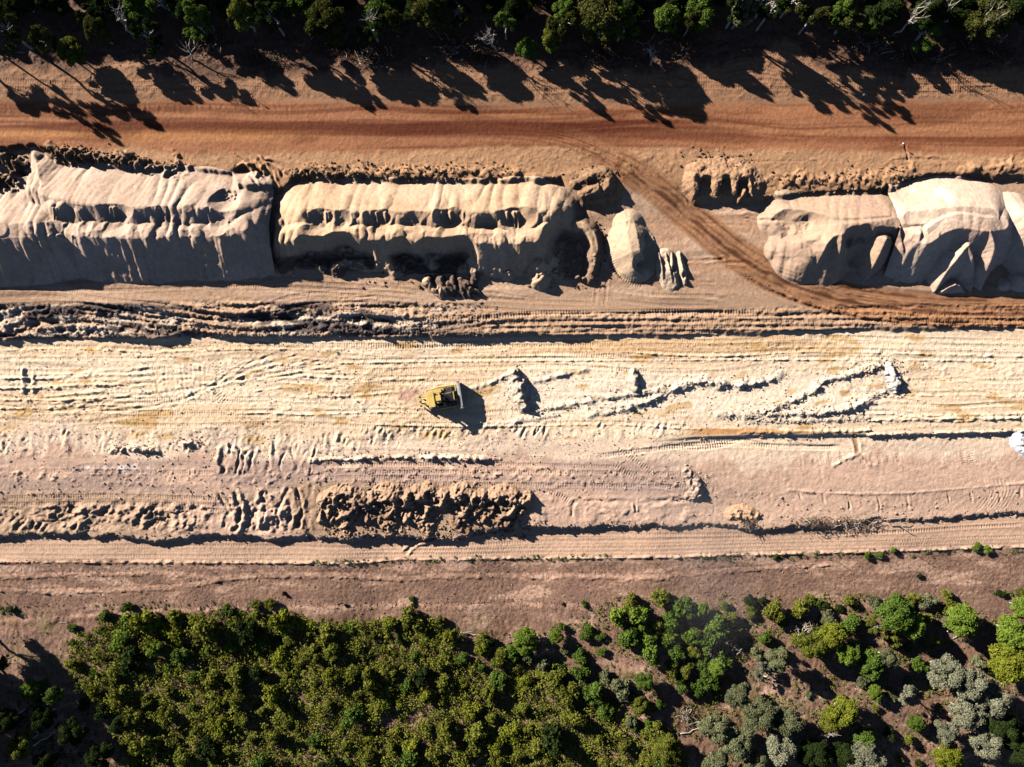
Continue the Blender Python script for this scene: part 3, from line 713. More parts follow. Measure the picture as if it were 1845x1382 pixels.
# small mound
C = Pile(1085, 1205, 370, 520)
C.crest([(1136, 402, 1.6), (1140, 425, 2.6), (1146, 452, 2.7), (1150, 468, 2.2)], .80, 8)
C.bite(1180, 430, 20, .3, 2.6, .9, .1); C.bite(1182, 458, 24, .15, 2.8, 1.0, .1); C.bite(1166, 482, 12, .15, 2.2, 1.4, .1)
C.crest([(1135, 486, .7), (1160, 488, .8)], .9, 6)
C.finish("gravel_mound", alb(236, 200, 158, 2.1), M_GRAVEL, "small oval tan gravel mound standing alone beside the side road", "gravel pile")
C2 = Pile(1170, 1255, 435, 540)
C2.crest([(1200, 464, .5), (1205, 490, .7), (1208, 508, .4)], .8, 12)
for u0 in (1190, 1203, 1214, 1228):
    C2.fin([(u0 - 3, 456, .7), (u0 + rp.uniform(-2, 3), 480, 1.1), (u0 + rp.uniform(2, 9), 510, .5)], 1.4)
C2.bite(1216, 484, 5, .2, 2, .8); C2.bite(1233, 496, 5, .1, 2, .7)
C2.finish("gravel_mound", alb(226, 194, 156, 1.8), M_GRAVEL, "low flattened tan mound with upright blade grooves right of the oval mound", "gravel pile", rough=.03, lump=.08)
# tan pile on the right
Dp = Pile(1350, 1650, 310, 540)
Dp.crest([(1425, 388, 2.6), (1455, 400, 3.6), (1500, 412, 4.4), (1545, 412, 4.6), (1590, 408, 4.4), (1612, 402, 3.9)], .90, 10)
Dp.crest([(1440, 388, 2.8), (1500, 398, 3.9), (1545, 400, 4.1), (1600, 396, 3.8)], .82, 8)
Dp.fin([(1500, 420, 4.9), (1484, 452, 3.5), (1464, 494, .5)], .8); Dp.fin([(1518, 422, 4.8), (1514, 455, 3.3), (1506, 500, .4)], .95)
Dp.cone(1460, 440, 2.4, 20, .55); Dp.crest([(1395, 395, 1.2), (1420, 385, 2.4)], .6, 4); Dp.crest([(1400, 450, .8), (1440, 462, 1.5), (1490, 455, 2.4)], .5, 4)
for u0, r0 in ((1533, 7), (1549, 10), (1566, 6), (1580, 8), (1600, 11)):
    Dp.bite(u0, 440, r0 + 2, 2.4, 1.3, .9, .05)
for u0, r0 in ((1540, 14), (1562, 14), (1606, 16)):
    Dp.bite(u0, 480, r0, .1, 1.2, .8, .05)
Dp.fin([(1598, 430, 4.3), (1584, 460, 3.0), (1562, 500, .5)], .95)
Dp.bite(1424, 410, 14, 1.5, .9, 1.5, .12); Dp.bite(1450, 404, 9, 1.7, 1.5, .9, .1); Dp.bite(1400, 412, 16, 1.0, .7, 1.3, .12)
Dp.finish("gravel_stockpile", alb(236, 196, 156, 2.3), M_GRAVEL, "tan gravel stockpile on the right with a scooped hollow at its left end", "gravel pile", col2=alb(228, 188, 152, 2.3), flute=.10, streaks=.08, streak_v=425)
# pale pile on the right
E = Pile(1590, 1905, 285, 560)
E.crest([(1630, 405, 3.6), (1650, 420, 4.4), (1672, 426, 4.9), (1694, 410, 5.3), (1730, 398, 5.6), (1780, 404, 5.5), (1806, 402, 4.8)], .90, 12)
E.crest([(1640, 392, 4.2), (1690, 388, 5.0), (1740, 384, 5.2), (1790, 388, 5.0)], .84, 12)
for p, k_ in (([(1622, 412, 4.5), (1630, 455, 3.2), (1638, 485, 1.5), (1616, 505, .3)], 1.0), ([(1660, 420, 5.2), (1656, 455, 3.8), (1650, 500, .5)], .80), ([(1690, 412, 5.1), (1696, 436, 4.0), (1680, 475, 1.9), (1660, 508, .3)], .95),
             ([(1700, 405, 5.2), (1712, 425, 4.0), (1704, 448, 2.6)], 1.4), ([(1746, 442, 4.7), (1726, 466, 3.8), (1704, 494, 2.1), (1686, 524, .3)], .88), ([(1746, 442, 4.7), (1756, 478, 3.0), (1752, 522, .3)], 1.0),
             ([(1786, 416, 5.6), (1792, 450, 4.5), (1780, 486, 2.7), (1770, 520, .3)], .95), ([(1700, 524, .5), (1724, 512, 1.3), (1740, 524, .3)], .9), ([(1806, 400, 4.6), (1800, 430, 3.9), (1794, 462, 2.6)], 1.2)):
    E.fin(p, k_)
E.crest([(1852, 388, 4.4), (1868, 410, 4.6), (1880, 460, 3.2)], 1.0, 6); E.cone(1820, 510, .9, 2, .9); E.cone(1850, 502, 1.4, 5, .9); E.cone(1600, 350, 1.0, 6, .9)
def spotE(s):
    g = s.g
    gx, gy = tg(1700, 350, 3); g.blend(smooth((22 - np.hypot((g.U - gx) / .9, g.V - gy) + g.noise(8, 8, 3) * 5) / 10) * .7, alb(255, 240, 214, 1.9))
E.finish("gravel_stockpile", alb(252, 216, 180, 2.0), M_GRAVEL, "tall pale cream gravel stockpile at the right edge beside the tan one", "gravel pile", col2=alb(246, 204, 168, 2.1), spot=spotE, flute=.06, streaks=.07, streak_v=425, lump=.01)
# three scooped heaps beside the side road fan
Fp = Pile(1225, 1390, 270, 395)
Fp.crest([(1256, 332, .8), (1264, 322, 1.15), (1300, 318, 1.3), (1335, 322, 1.2), (1350, 332, .9)], .42, 7)
for a in (1250, 1287, 1319, 1346):
    Fp.crest([(a, 320, 1.3), (a + 2, 335, 1.2), (a + 4, 352, .8)], .95, 3)
for a, r0 in ((1268, 15), (1304, 13), (1334, 11)):
    Fp.bite(a, 350, r0, .02, 3.4, .85, .05); Fp.bite(a, 336, r0 - 3, .02, 3.4, .8, .05); Fp.bite(a, 364, r0 + 4, .02, 3.4, 1.1, .05)
Fp.fin([(1340, 346, 1.2), (1328, 368, .4)], 1.6)
Fp.finish("spoil_heap", alb(184, 142, 104), M_SPOIL, "brown spoil heap with three dark scooped bays above the side road", "spoil heap", rough=.05, lump=.14)
Gp = Pile(1015, 1125, 290, 395)
Gp.crest([(1035, 332, .6), (1060, 318, 1.0), (1088, 316, 1.3), (1094, 335, 1.2)], .8, 3)
Gp.crest([(1050, 352, 1.0), (1074, 342, 1.4)], 1.3, 4)
Gp.finish("spoil_heap", alb(160, 124, 90), M_SPOIL, "small dark broken spoil heap at the upper right corner of the middle stockpile", "spoil heap", rough=.07, lump=.2)
# dark spoil row by the service track
rs = random.Random(31)
SPOIL = []
def cloddy(s):
    n = np.maximum(s.g.noise(3.4, 3.4, 44), 0) + .6 * np.maximum(s.g.noise(5.5, 5.5, 45), 0)
    s.h += n * .22 * smooth(s.h / .4)
    s.g.blend(smooth(n - .8) * .5, alb(186, 160, 128))
for i, (ua, ub, zz, lab) in enumerate(((575, 665, 1.9, "dark brown lumpy spoil heap, leftmost of the row above the service track"), (660, 735, 2.1, "lumpy spoil heap with dark bays, second from the left above the service track"),
                                   (730, 800, 2.2, "brown lumpy spoil heap with a broad sunlit ramp in the middle of the spoil row"), (795, 870, 2.0, "brown lumpy spoil heap with slanting ribs, right of the sunlit ramp"), (865, 955, 1.8, "brown ribbed spoil heap, rightmost of the row above the service track"))):
    Sp = Pile(ua - 14, ub + 14, 862, 985, 1.3)
    um = (ua + ub) / 2
    zz *= .8
    Sp.crest([(ua + 12, 904, zz * .7), (um, 896, zz), (ub - 12, 906, zz * .75)], .8, 5)
    Sp.crest([(um + 8, 900, zz), (um, 935, zz * .9), (um + 6, 955, zz * .3)], .8, 5)
    for k_ in range(3):
        a = rs.uniform(ua + 14, ub - 12)
        Sp.crest([(a + 14, 895, zz), (a, 915, zz * .9), (a - 14, 938, zz * .5)], 1.4, 1)
    Sp.bite(ua + 20, 922, 17, .1, 2.4, .9, .3); Sp.bite(ub - 14, 928, 16, .1, 2.4, .8, .3); Sp.bite(um + rs.uniform(-6, 6), 912, 9, .4, 2.4, 1.2, .3); Sp.bite(um + 8, 946, 14, .1, 2, 1.5, .3)
    for _ in range(3): Sp.bite(rs.uniform(ua + 10, ub - 10), rs.uniform(888, 908), rs.uniform(4, 9), .5, 2.2, rs.uniform(.7, 1.6), .3)
    Sp.finish("spoil_heap", alb(184, 148, 114), M_SPOIL, lab, "spoil heap", rough=.09, lump=.10, col2=alb(146, 116, 90), spot=cloddy)
    SPOIL.append((ua, ub))
# pushed heaps on the floor
def push(name, pts, zz, k, r, col, label, box, rough=.06, lump=.14):
    p = Pile(*box, 1.3)
    p.crest([(a, b, c * zz) for a, b, c in pts], k, r)
    p.finish(name, col, M_SPOIL, label, "spoil heap", rough=rough, lump=lump, spot=cloddy)
push("push_pile", [(926, 674, .7), (934, 690, 1), (938, 712, 1), (944, 732, .7)], 1.4, .95, 3, alb(236, 212, 180, 2.2), "pale heap of pushed earth just right of the bulldozer", (895, 985, 655, 760))
push("push_pile", [(1142, 672, .8), (1143, 686, 1), (1144, 698, .8)], .9, 1.1, 3, alb(240, 216, 184, 2.2), "short dark-sided ridge of pushed earth in the middle of the pale floor", (1120, 1170, 655, 715))
push("push_pile", [(1600, 660, .6), (1607, 675, 1), (1614, 695, 1), (1612, 704, .6)], .9, .9, 3, alb(250, 236, 214, 2.3), "white upright windrow of rubble at the right end of the long windrows", (1575, 1645, 640, 725), .1, .2)
push("push_pile", [(1236, 850, .6), (1250, 868, 1), (1254, 888, 1), (1240, 894, .5)], .35, .4, 6, alb(222, 188, 158, 2.1), "pale clod heap at the right end of the crawler tracks on the lower bench", (1195, 1285, 830, 915), .1, .15)
push("sand_heap", [(1318, 926, .8), (1340, 924, 1), (1358, 930, .8)], .45, .4, 5, alb(206, 162, 122), "small orange sand heap on the edge above the service track", (1285, 1395, 895, 965), .04, .1)
push("rubble_heap", [(1842, 795, 1), (1858, 808, 1)], 1.0, .9, 8, alb(255, 248, 236, 1.9), "bright white rubble heap cut by the right edge of the photo", (1815, 1895, 770, 840), .05, .1)
# ------------------------------------------------------------------ loose clods and stones
def ico():
    t = (1 + 5 ** .5) / 2
    v = np.array([(-1, t, 0), (1, t, 0), (-1, -t, 0), (1, -t, 0), (0, -1, t), (0, 1, t), (0, -1, -t), (0, 1, -t), (t, 0, -1), (t, 0, 1), (-t, 0, -1), (-t, 0, 1)], float)
    f = np.array([(0, 11, 5), (0, 5, 1), (0, 1, 7), (0, 7, 10), (0, 10, 11), (1, 5, 9), (5, 11, 4), (11, 10, 2), (10, 7, 6), (7, 1, 8), (3, 9, 4), (3, 4, 2), (3, 2, 6), (3, 6, 8), (3, 8, 9), (4, 9, 5), (2, 4, 11), (6, 2, 10), (8, 6, 7), (9, 8, 1)])
    return v / np.linalg.norm(v[0]), f
IV, IF = ico()
ng = np.random.default_rng(77)
def clods(name, pu, pv, size, col, var=.15, mat=None, lift=0.0):
    """many little stones as one mesh; pu, pv are plan pixels"""
    n = len(pu)
    gzv = G.sample(pu, pv)
    x, y = XY(np.asarray(pu), np.asarray(pv))
    sz = size[0] + (size[1] - size[0]) * ng.random(n) ** 2.5
    V_ = IV[None] * (1 + .3 * ng.standard_normal((n, 12, 1)).clip(-1.5, 1.5))
    V_ = V_ * (sz[:, None, None] * (np.array([1, .8, .7]) + .25 * ng.standard_normal((n, 1, 3)).clip(-1, 1)))
    a = ng.random(n) * 6.28
    c, s_ = np.cos(a)[:, None], np.sin(a)[:, None]
    X_ = V_[..., 0] * c - V_[..., 1] * s_; Y_ = V_[..., 0] * s_ + V_[..., 1] * c
    co = np.stack([X_ + x[:, None], Y_ + y[:, None], V_[..., 2] + (gzv + sz * .35 + lift)[:, None]], -1).reshape(-1, 3)
    F = (IF[None] + (np.arange(n) * 12)[:, None, None]).reshape(-1, 3)
    t = np.repeat(np.asarray(col)[None] * (1 + var * ng.standard_normal((n, 1))).clip(.4, 1.7), 12, 0)
    o = mesh_np(name, co, F, mat or M_EARTH, t, False)
    o["kind"] = "stuff"
    return o
def along(pts, n, spread):
    c = catmull(P2(pts), 4)
    i = ng.integers(0, len(c), n)
    return c[i, 0] + ng.standard_normal(n) * spread, c[i, 1] + ng.standard_normal(n) * spread
def cat(*l):
    return np.concatenate([a for a, b in l]), np.concatenate([b for a, b in l])
def area(u0, u1, v0, v1, n):
    a, b = tg(ng.uniform(u0, u1, n), (v0 + v1) / 2)
    return a, tg(0, 1)[1] * 0 + ng.uniform(tg(0, v0)[1], tg(0, v1)[1], n)
WR = cat(along([(955, 742), (1040, 726), (1120, 712), (1190, 704)], 160, 6), along([(1060, 748), (1150, 728), (1215, 700), (1260, 688), (1330, 692), (1385, 684), (1405, 672)], 420, 7),
         along([(1375, 740), (1425, 722), (1462, 704), (1480, 686), (1530, 674), (1580, 660)], 380, 7), along([(1290, 748), (1420, 746), (1500, 740), (1555, 722), (1604, 694)], 420, 6),
         along([(1600, 655), (1608, 680), (1614, 706)], 260, 9), along([(926, 672), (940, 735)], 240, 11), along([(1142, 670), (1145, 700)], 70, 5), along([(1236, 850), (1252, 870), (1245, 896)], 160, 10), along([(1340, 758), (1460, 757), (1560, 752)], 150, 4))
clods("floor_rubble", *WR, (.05, .20), alb(250, 224, 186, 2.3), .18)
clods("floor_gravel", *cat(area(-20, 1860, 616, 775, 4200), area(-20, 1250, 775, 830, 1500)), (.04, .13), alb(240, 206, 166, 1.9), .2)
clods("bench_clods", *cat(area(-20, 1250, 830, 900, 900), along([(560, 828), (700, 824), (820, 824), (900, 828)], 300, 5), along([(200, 812), (250, 808), (290, 812)], 120, 6), along([(330, 800), (360, 798)], 90, 7), area(1250, 1860, 880, 940, 260)), (.04, .2), alb(206, 170, 138, 1.8), .2)
clods("spoil_clods", *cat(area(575, 955, 880, 972, 1500)), (.06, .3), alb(170, 138, 106, 1.7), .25)
clods("berm_clods", *cat(along([(90, 270), (120, 280), (180, 285), (240, 294), (290, 306), (335, 314)], 520, 10), along([(530, 314), (560, 312), (610, 314), (640, 318)], 220, 8), along([(645, 308), (720, 310), (850, 312), (935, 310)], 260, 8), along([(-30, 280), (10, 290), (40, 305), (20, 330)], 220, 14), along([(1380, 330), (1640, 312)], 160, 10), along([(1250, 285), (1350, 290)], 160, 12), along([(1040, 320), (1095, 318), (1095, 360)], 160, 9), along([(1075, 400), (1078, 440), (1070, 490)], 200, 8), area(560, 1090, 480, 520, 160)), (.05, .28), alb(150, 116, 84, 1.7), .25)
clods("dark_scree", *cat(area(-20, 900, 545, 606, 1500), along([(0, 606), (450, 602), (900, 604)], 500, 4)), (.04, .18), alb(160, 140, 122, 1.8), .35)
clods("road_edge_stones", *cat(along([(-20, 1012), (640, 1014), (1000, 1005), (1500, 994), (1860, 983)], 500, 3), along(offset(SIDE[6:], 24), 160, 5), along([(-20, 1092), (400, 1090), (800, 1088), (1150, 1086)], 900, 5), area(-20, 1860, 1015, 1100, 1500)), (.04, .13), alb(160, 124, 102, 1.7), .25)
clods("bush_stones", *cat(area(-20, 1860, 1095, 1385, 2600), area(-20, 1860, 85, 125, 500)), (.04, .15), alb(160, 122, 100, 1.7), .3)

clods("edge_clods", *cat(along([(0, 966), (430, 966), (800, 968), (950, 948), (1280, 946), (1480, 948), (1600, 938), (1845, 925)], 1300, 5), along([(530, 322), (700, 328), (940, 326), (1010, 322)], 200, 4), along([(1390, 355), (1500, 348), (1600, 345), (1640, 322), (1845, 322)], 200, 4), along([(1250, 788), (1560, 784), (1845, 777)], 260, 4)), (.04, .2), alb(196, 158, 124, 1.7), .25)

# ------------------------------------------------------------------ plants
LM = {
    "olive": leaf_mat("leaves_olive", (.060, .070, .011), (.185, .190, .032)),
    "bright": leaf_mat("leaves_bright_green", (.062, .100, .013), (.175, .240, .034)),
    "yellow": leaf_mat("leaves_yellow_green", (.085, .100, .010), (.215, .225, .028)),
    "green": leaf_mat("leaves_mid_green", (.038, .066, .011), (.110, .165, .028)),
    "dark": leaf_mat("leaves_dark_and_shaded_green", (.010, .018, .005), (.034, .050, .014)),  # near-black green; also colours shade into forest and corner crowns
    "grey": leaf_mat("leaves_grey_green", (.085, .090, .058), (.27, .262, .165)),
    "sage": leaf_mat("leaves_sage", (.065, .072, .034), (.185, .190, .095)),
    "dusk": leaf_mat("leaves_darkened_olive", (.026, .030, .008), (.085, .085, .022)),  # darker copy of olive that makes the upper forest look less lit
    "dry": leaf_mat("leaves_dry_brown", (.07, .04, .022), (.15, .085, .05)),
}
M_BARK = plain_mat("pale_gum_bark", (.34, .31, .27), .85, var=.35, scale=1.5)
M_DARKBARK = plain_mat("rough_brown_bark", (.11, .08, .06), .9, var=.4, scale=2)
M_DEAD = plain_mat("bleached_dead_wood", (.36, .31, .25), .85, var=.35, scale=1.5)

def leaf_mesh(name, P, Nn, size, tuft, mat):
    """quads at P (n,3) with normals Nn, one island each"""
    n = len(P)
    a = np.cross(Nn, ng.standard_normal((n, 3))); a /= np.linalg.norm(a, axis=1)[:, None] + 1e-9
    b = np.cross(Nn, a)
    s_ = size * (.6 + .8 * ng.random((n, 1)))
    a, b = a * s_, b * s_ * .62
    co = np.stack([P - a, P - b, P + a, P + b], 1).reshape(-1, 3)
    me = bpy.data.meshes.new(name)
    me.vertices.add(4 * n); me.vertices.foreach_set("co", co.astype(np.float32).ravel())
    me.loops.add(4 * n); me.loops.foreach_set("vertex_index", np.arange(4 * n, dtype=np.int32))
    me.polygons.add(n); me.polygons.foreach_set("loop_start", np.arange(0, 4 * n, 4, dtype=np.int32))
    me.update(calc_edges=True)
    at = me.attributes.new("tuft", 'FLOAT', 'POINT'); at.data.foreach_set("value", np.repeat(tuft, 4).astype(np.float32))
    me.materials.append(mat)
    return me

def crown_pts(blobs, n, low=-.45):
    """points on the outside of a set of blobs (x, y, z, r)"""
    B_ = np.array(blobs)
    w = B_[:, 3] ** 2; i = ng.choice(len(B_), int(n * 1.6), p=w / w.sum())
    d = ng.standard_normal((len(i), 3)); d /= np.linalg.norm(d, axis=1)[:, None]
    k = d[:, 2] > low; i, d = i[k], d[k]
    r = B_[i, 3] * (1.06 - .5 * ng.random(len(i)) ** 2.2) * (1 + .10 * ng.standard_normal(len(i)))
    P = B_[i, :3] + d * r[:, None] * np.array([1, 1, .85])
    dist = np.linalg.norm(P[:, None] - B_[None, :, :3], axis=2) / B_[None, :, 3]
    k = (dist < .72).sum(1) < 2
    P, d, i = P[k][:n], d[k][:n], i[k][:n]
    Nn = d * .9 + ng.standard_normal(d.shape) * .75
    Nn /= np.linalg.norm(Nn, axis=1)[:, None]
    tuft = (ng.random(len(B_)) * .35)[i]
    return P, Nn, tuft

def tube_data(pts, radii, sides=6):
    pts = np.asarray(pts, float); co, F = [], []
    for i, p in enumerate(pts):
        d = pts[min(i + 1, len(pts) - 1)] - pts[max(i - 1, 0)]; d /= np.linalg.norm(d) + 1e-9
        a = np.cross(d, (0.31, 0.57, 0.76)); a /= np.linalg.norm(a); b = np.cross(d, a)
        for k in range(sides):
            t = 2 * math.pi * k / sides
            co.append(p + (a * math.cos(t) + b * math.sin(t)) * radii[i])
    for i in range(len(pts) - 1):
        for k in range(sides):
            q = (k + 1) % sides
            F.append((i * sides + k, i * sides + q, (i + 1) * sides + q, (i + 1) * sides + k))
    return np.array(co), np.array(F)
def tubes_mesh(name, tubes, mat, sides=6):
    C_, F_, n = [], [], 0
    for p, r in tubes:
        c, f = tube_data(p, r, sides); C_.append(c); F_.append(f + n); n += len(c)
    co, F = np.concatenate(C_), np.concatenate(F_)
    me = bpy.data.meshes.new(name); m = len(F)
    me.vertices.add(len(co)); me.vertices.foreach_set("co", co.astype(np.float32).ravel())
    me.loops.add(m * 4); me.loops.foreach_set("vertex_index", F.astype(np.int32).ravel())
    me.polygons.add(m); me.polygons.foreach_set("loop_start", np.arange(0, m * 4, 4, dtype=np.int32)); me.polygons.foreach_set("use_smooth", np.ones(m, bool))
    me.update(calc_edges=True); me.materials.append(mat)
    return me
def limb(p, q, r0, r1, n=5, bend=.12):
    p, q = np.array(p, float), np.array(q, float); L = np.linalg.norm(q - p)
    out = [p + (q - p) * t + ng.standard_normal(3) * bend * L * math.sin(math.pi * t) * .5 for t in np.linspace(0, 1, n)]
    return out, list(np.linspace(r0, r1, n))

def tree_meshes(kind):
    """prototype meshes, unit: metres, base at the origin"""
    if kind.startswith("gum"):
        Rr, H = 3.0, 9.0
        blobs = []
        nb = 30 if kind != "gum_open" else 17
        for k in range(nb):
            a = ng.random() * 6.28; rr = Rr * .85 * math.sqrt(ng.random()); zz = H * (.84 - .30 * (rr / Rr) ** 2) - ng.random() * 2.6
            blobs.append((rr * math.cos(a), rr * math.sin(a), zz, .42 + .55 * ng.random() if kind != 'gum_open' else .35 + .35 * ng.random()))
        n, ls = (13000, .155) if kind != "gum_open" else (4600, .145)
        trunk = [limb((0, 0, -.3), (.2, -.1, H * .55), .24, .14)]
        for b in blobs[::2]: trunk.append(limb((.2 * .7, -.07, H * (.35 + .2 * ng.random())), b[:3], .09, .025))
    elif kind.startswith("round"):
        Rr, H = 2.5, 5.4
        blobs = [(0, 0, H * .52, 1.5)]
        for k in range(40):
            a = ng.random() * 6.28; t = ng.random() ** .6; ph = t * 1.75
            blobs.append((Rr * .72 * math.sin(ph) * math.cos(a) * (1 + .15 * ng.standard_normal()), Rr * .72 * math.sin(ph) * math.sin(a), H * .5 + Rr * .72 * math.cos(ph), .42 + .36 * ng.random()))
        n, ls = 11500, .14
        trunk = [limb((0, 0, -.3), (0, 0, H * .5), .18, .12)] + [limb((0, 0, H * .3), b[:3], .06, .02) for b in blobs[1:9]]
    else:
        Rr, H = 1.15, 1.7
        blobs = [(0, 0, .7, .55)]
        for k in range(11):
            a = ng.random() * 6.28; rr = Rr * .75 * math.sqrt(ng.random())
            blobs.append((rr * math.cos(a), rr * math.sin(a), .5 + ng.random() * .75 - .25 * rr, .26 + .24 * ng.random()))
        n, ls = 2000, .105
        trunk = None
    P, Nn, tf = crown_pts(blobs, n)
    cm = leaf_mesh(kind + "_crown", P, Nn, ls, tf, LM["olive"])
    tm = tubes_mesh(kind + "_trunk", trunk, M_BARK) if trunk else None
    return cm, tm
PROTO = {}
for kind in ("gum_a", "gum_b", "gum_c", "gum_open", "round_a", "round_b", "round_c"):
    PROTO[kind] = tree_meshes(kind)
for k in range(7):
    PROTO["shrub_%d" % k] = tree_meshes("shrub")

tr = random.Random(12)
def set_mat(o, mat):
    o.material_slots[0].link = 'OBJECT'; o.material_slots[0].material = mat
def tree_at(gu, gv, h, r, kind, leaf, label, group=None, bark=None, name="gum_tree"):
    """gu, gv: plan pixels of the trunk foot"""
    cm, tm = PROTO[kind]
    nat_h, nat_r = (9.0, 3.3) if kind.startswith("gum") else (5.6, 2.6)
    x, y = XY(gu, gv)
    e = bpy.data.objects.new(name, None); COL.objects.link(e)
    e.location = (x, y, gz(gu, gv)); e.rotation_euler.z = tr.uniform(0, 6.28)
    e.scale = (r / nat_r, r / nat_r * tr.uniform(.88, 1.12), h / nat_h)
    t = bpy.data.objects.new("trunk", tm); COL.objects.link(t); t.parent = e
    c = bpy.data.objects.new("crown", cm); COL.objects.link(c); c.parent = e
    set_mat(c, LM[leaf])
    if bark: set_mat(t, bark)
    return tag(e, label, "tree", group)
def tree_seen(u, v, h, rpx, kind, leaf, label, **k):
    gu, gv = tg(u, v, h * .72)
    return tree_at(gu, gv, h, rpx * PX * (1 - h * .72 / CAM_H), kind, leaf, label, **k)
def shrub_seen(u, v, rpx, leaf, label, group=None, hs=1.0):
    r = rpx * PX; gu, gv = tg(u, v, r * .5)
    o = bpy.data.objects.new("shrub", PROTO["shrub_%d" % tr.randrange(7)][0]); COL.objects.link(o)
    x, y = XY(gu, gv); o.location = (x, y, gz(gu, gv) - .05); o.rotation_euler.z = tr.uniform(0, 6.28)
    o.scale = (r / 1.15, r / 1.15 * tr.uniform(.8, 1.2), r / 1.15 * hs * tr.uniform(.8, 1.25))
    set_mat(o, LM[leaf])
    return tag(o, label, "shrub", group)

# --- upper forest
WHERE = ((0, "over the left stockpile"), (330, "over the left gap"), (560, "over the middle stockpile"), (880, "over the side road start"), (1080, "over the road fork"), (1280, "by the bare clearing"), (1460, "over the tan stockpile"), (1640, "over the pale stockpile"), (9999, ""))
def where(u):
    for (a, t), (b, _) in zip(WHERE, WHERE[1:]):
        if u < b: return t
    return WHERE[-2][1]
CN = {"dusk": "darkened olive", "olive": "olive green", "dark": "dark green", "green": "mid green", "bright": "bright green", "yellow": "yellow green", "sage": "sage green", "grey": "grey green", "dry": "brown leaved"}
ORD = ["leftmost", "second from the left", "third from the left", "fourth from the left", "fifth from the left", "sixth from the left", "seventh from the left", "eighth from the left", "ninth from the left", "tenth from the left"]
cast = [(q0, q1, q2) for q0, q1, q2 in [(72, 98, 9.0), (12, 104, 9.0), (130, 92, 8.0), (300, 96, 7), (440, 80, 8.5), (517, 72, 9), (470, 96, 7), (590, 92, 6.5), (640, 84, 8), (685, 84, 9), (800, 90, 7), (860, 98, 6), (912, 80, 9), (1007, 84, 9), (1060, 92, 8), (1110, 82, 9.4), (1225, 60, 7), (1302, 60, 9.5), (1357, 64, 10), (1432, 70, 9.4), (1497, 68, 9.2), (1400, 40, 8), (1560, 60, 7), (1640, 80, 5), (-60, 100, 8), (200, 70, 7.5), (380, 70, 7)] if q0 not in (130, 440, 590, 640, 800, 860, 1060, 470, 1225)]
rows = []
for u, v, h in cast:
    rows.append((u, v, h, tr.uniform(26, 36), "front"))
for v0, h0, h1, st, rw in ((34, 4.5, 7.0, 62, "middle"), (2, 5.0, 7.5, 60, "middle"), (-40, 8.5, 11.0, 62, "back"), (-95, 12, 14, 64, "back"), (-165, 13, 15, 74, "back")):
    u = -420
    while u < 1870:
        uu, vv = u + tr.uniform(-16, 16), v0 + tr.uniform(-14, 14)
        if not (v0 > -20 and 1290 < uu < 1470) and not (v0 > -20 and uu < -120) and not (v0 <= -20 and tr.random() < .12):
            rows.append((uu, vv, tr.uniform(h0, h1), tr.uniform(26, 40), rw))
        u += st
rows.sort()
cnt = {}
vis_rows = []
for u, v, h, r, rw in rows:
    app_v = CV + (v - CV) / (1 - h * .72 / CAM_H)
    app_u = CU + (u - CU) / (1 - h * .72 / CAM_H)
    seen = app_v > -40 and -40 < app_u < 1885
    leaf = tr.choice(["dusk", "dark", "green", "dark"]) if rw == "front" else tr.choice(["dark", "dark", "dark", "dark", "green"])  # dark leaves put shade into the colour of these rows
    kind = 'gum_open' if rw == 'front' else tr.choice(["gum_a", "gum_b", "gum_c", "gum_open"])
    if rw == 'front': h *= tr.choice([.85, 1.0, 1.2, 1.3]); r *= tr.uniform(.75, 1.35)
    if seen:
        key = (where(app_u), rw, leaf)
        k = cnt.get(key, 0); cnt[key] = k + 1
        lab = "%s gum tree, %s row %s, %s" % (CN[leaf], rw, key[0], ORD[min(k, 9)])
        tree_at(u, v, h, r * PX, kind, leaf, lab, group="gum trees of the upper forest")
    else:
        tree_at(u, v, h, r * PX, kind, leaf, "gum tree of the upper forest standing beyond the top edge of the photo", group="gum trees beyond the top edge")
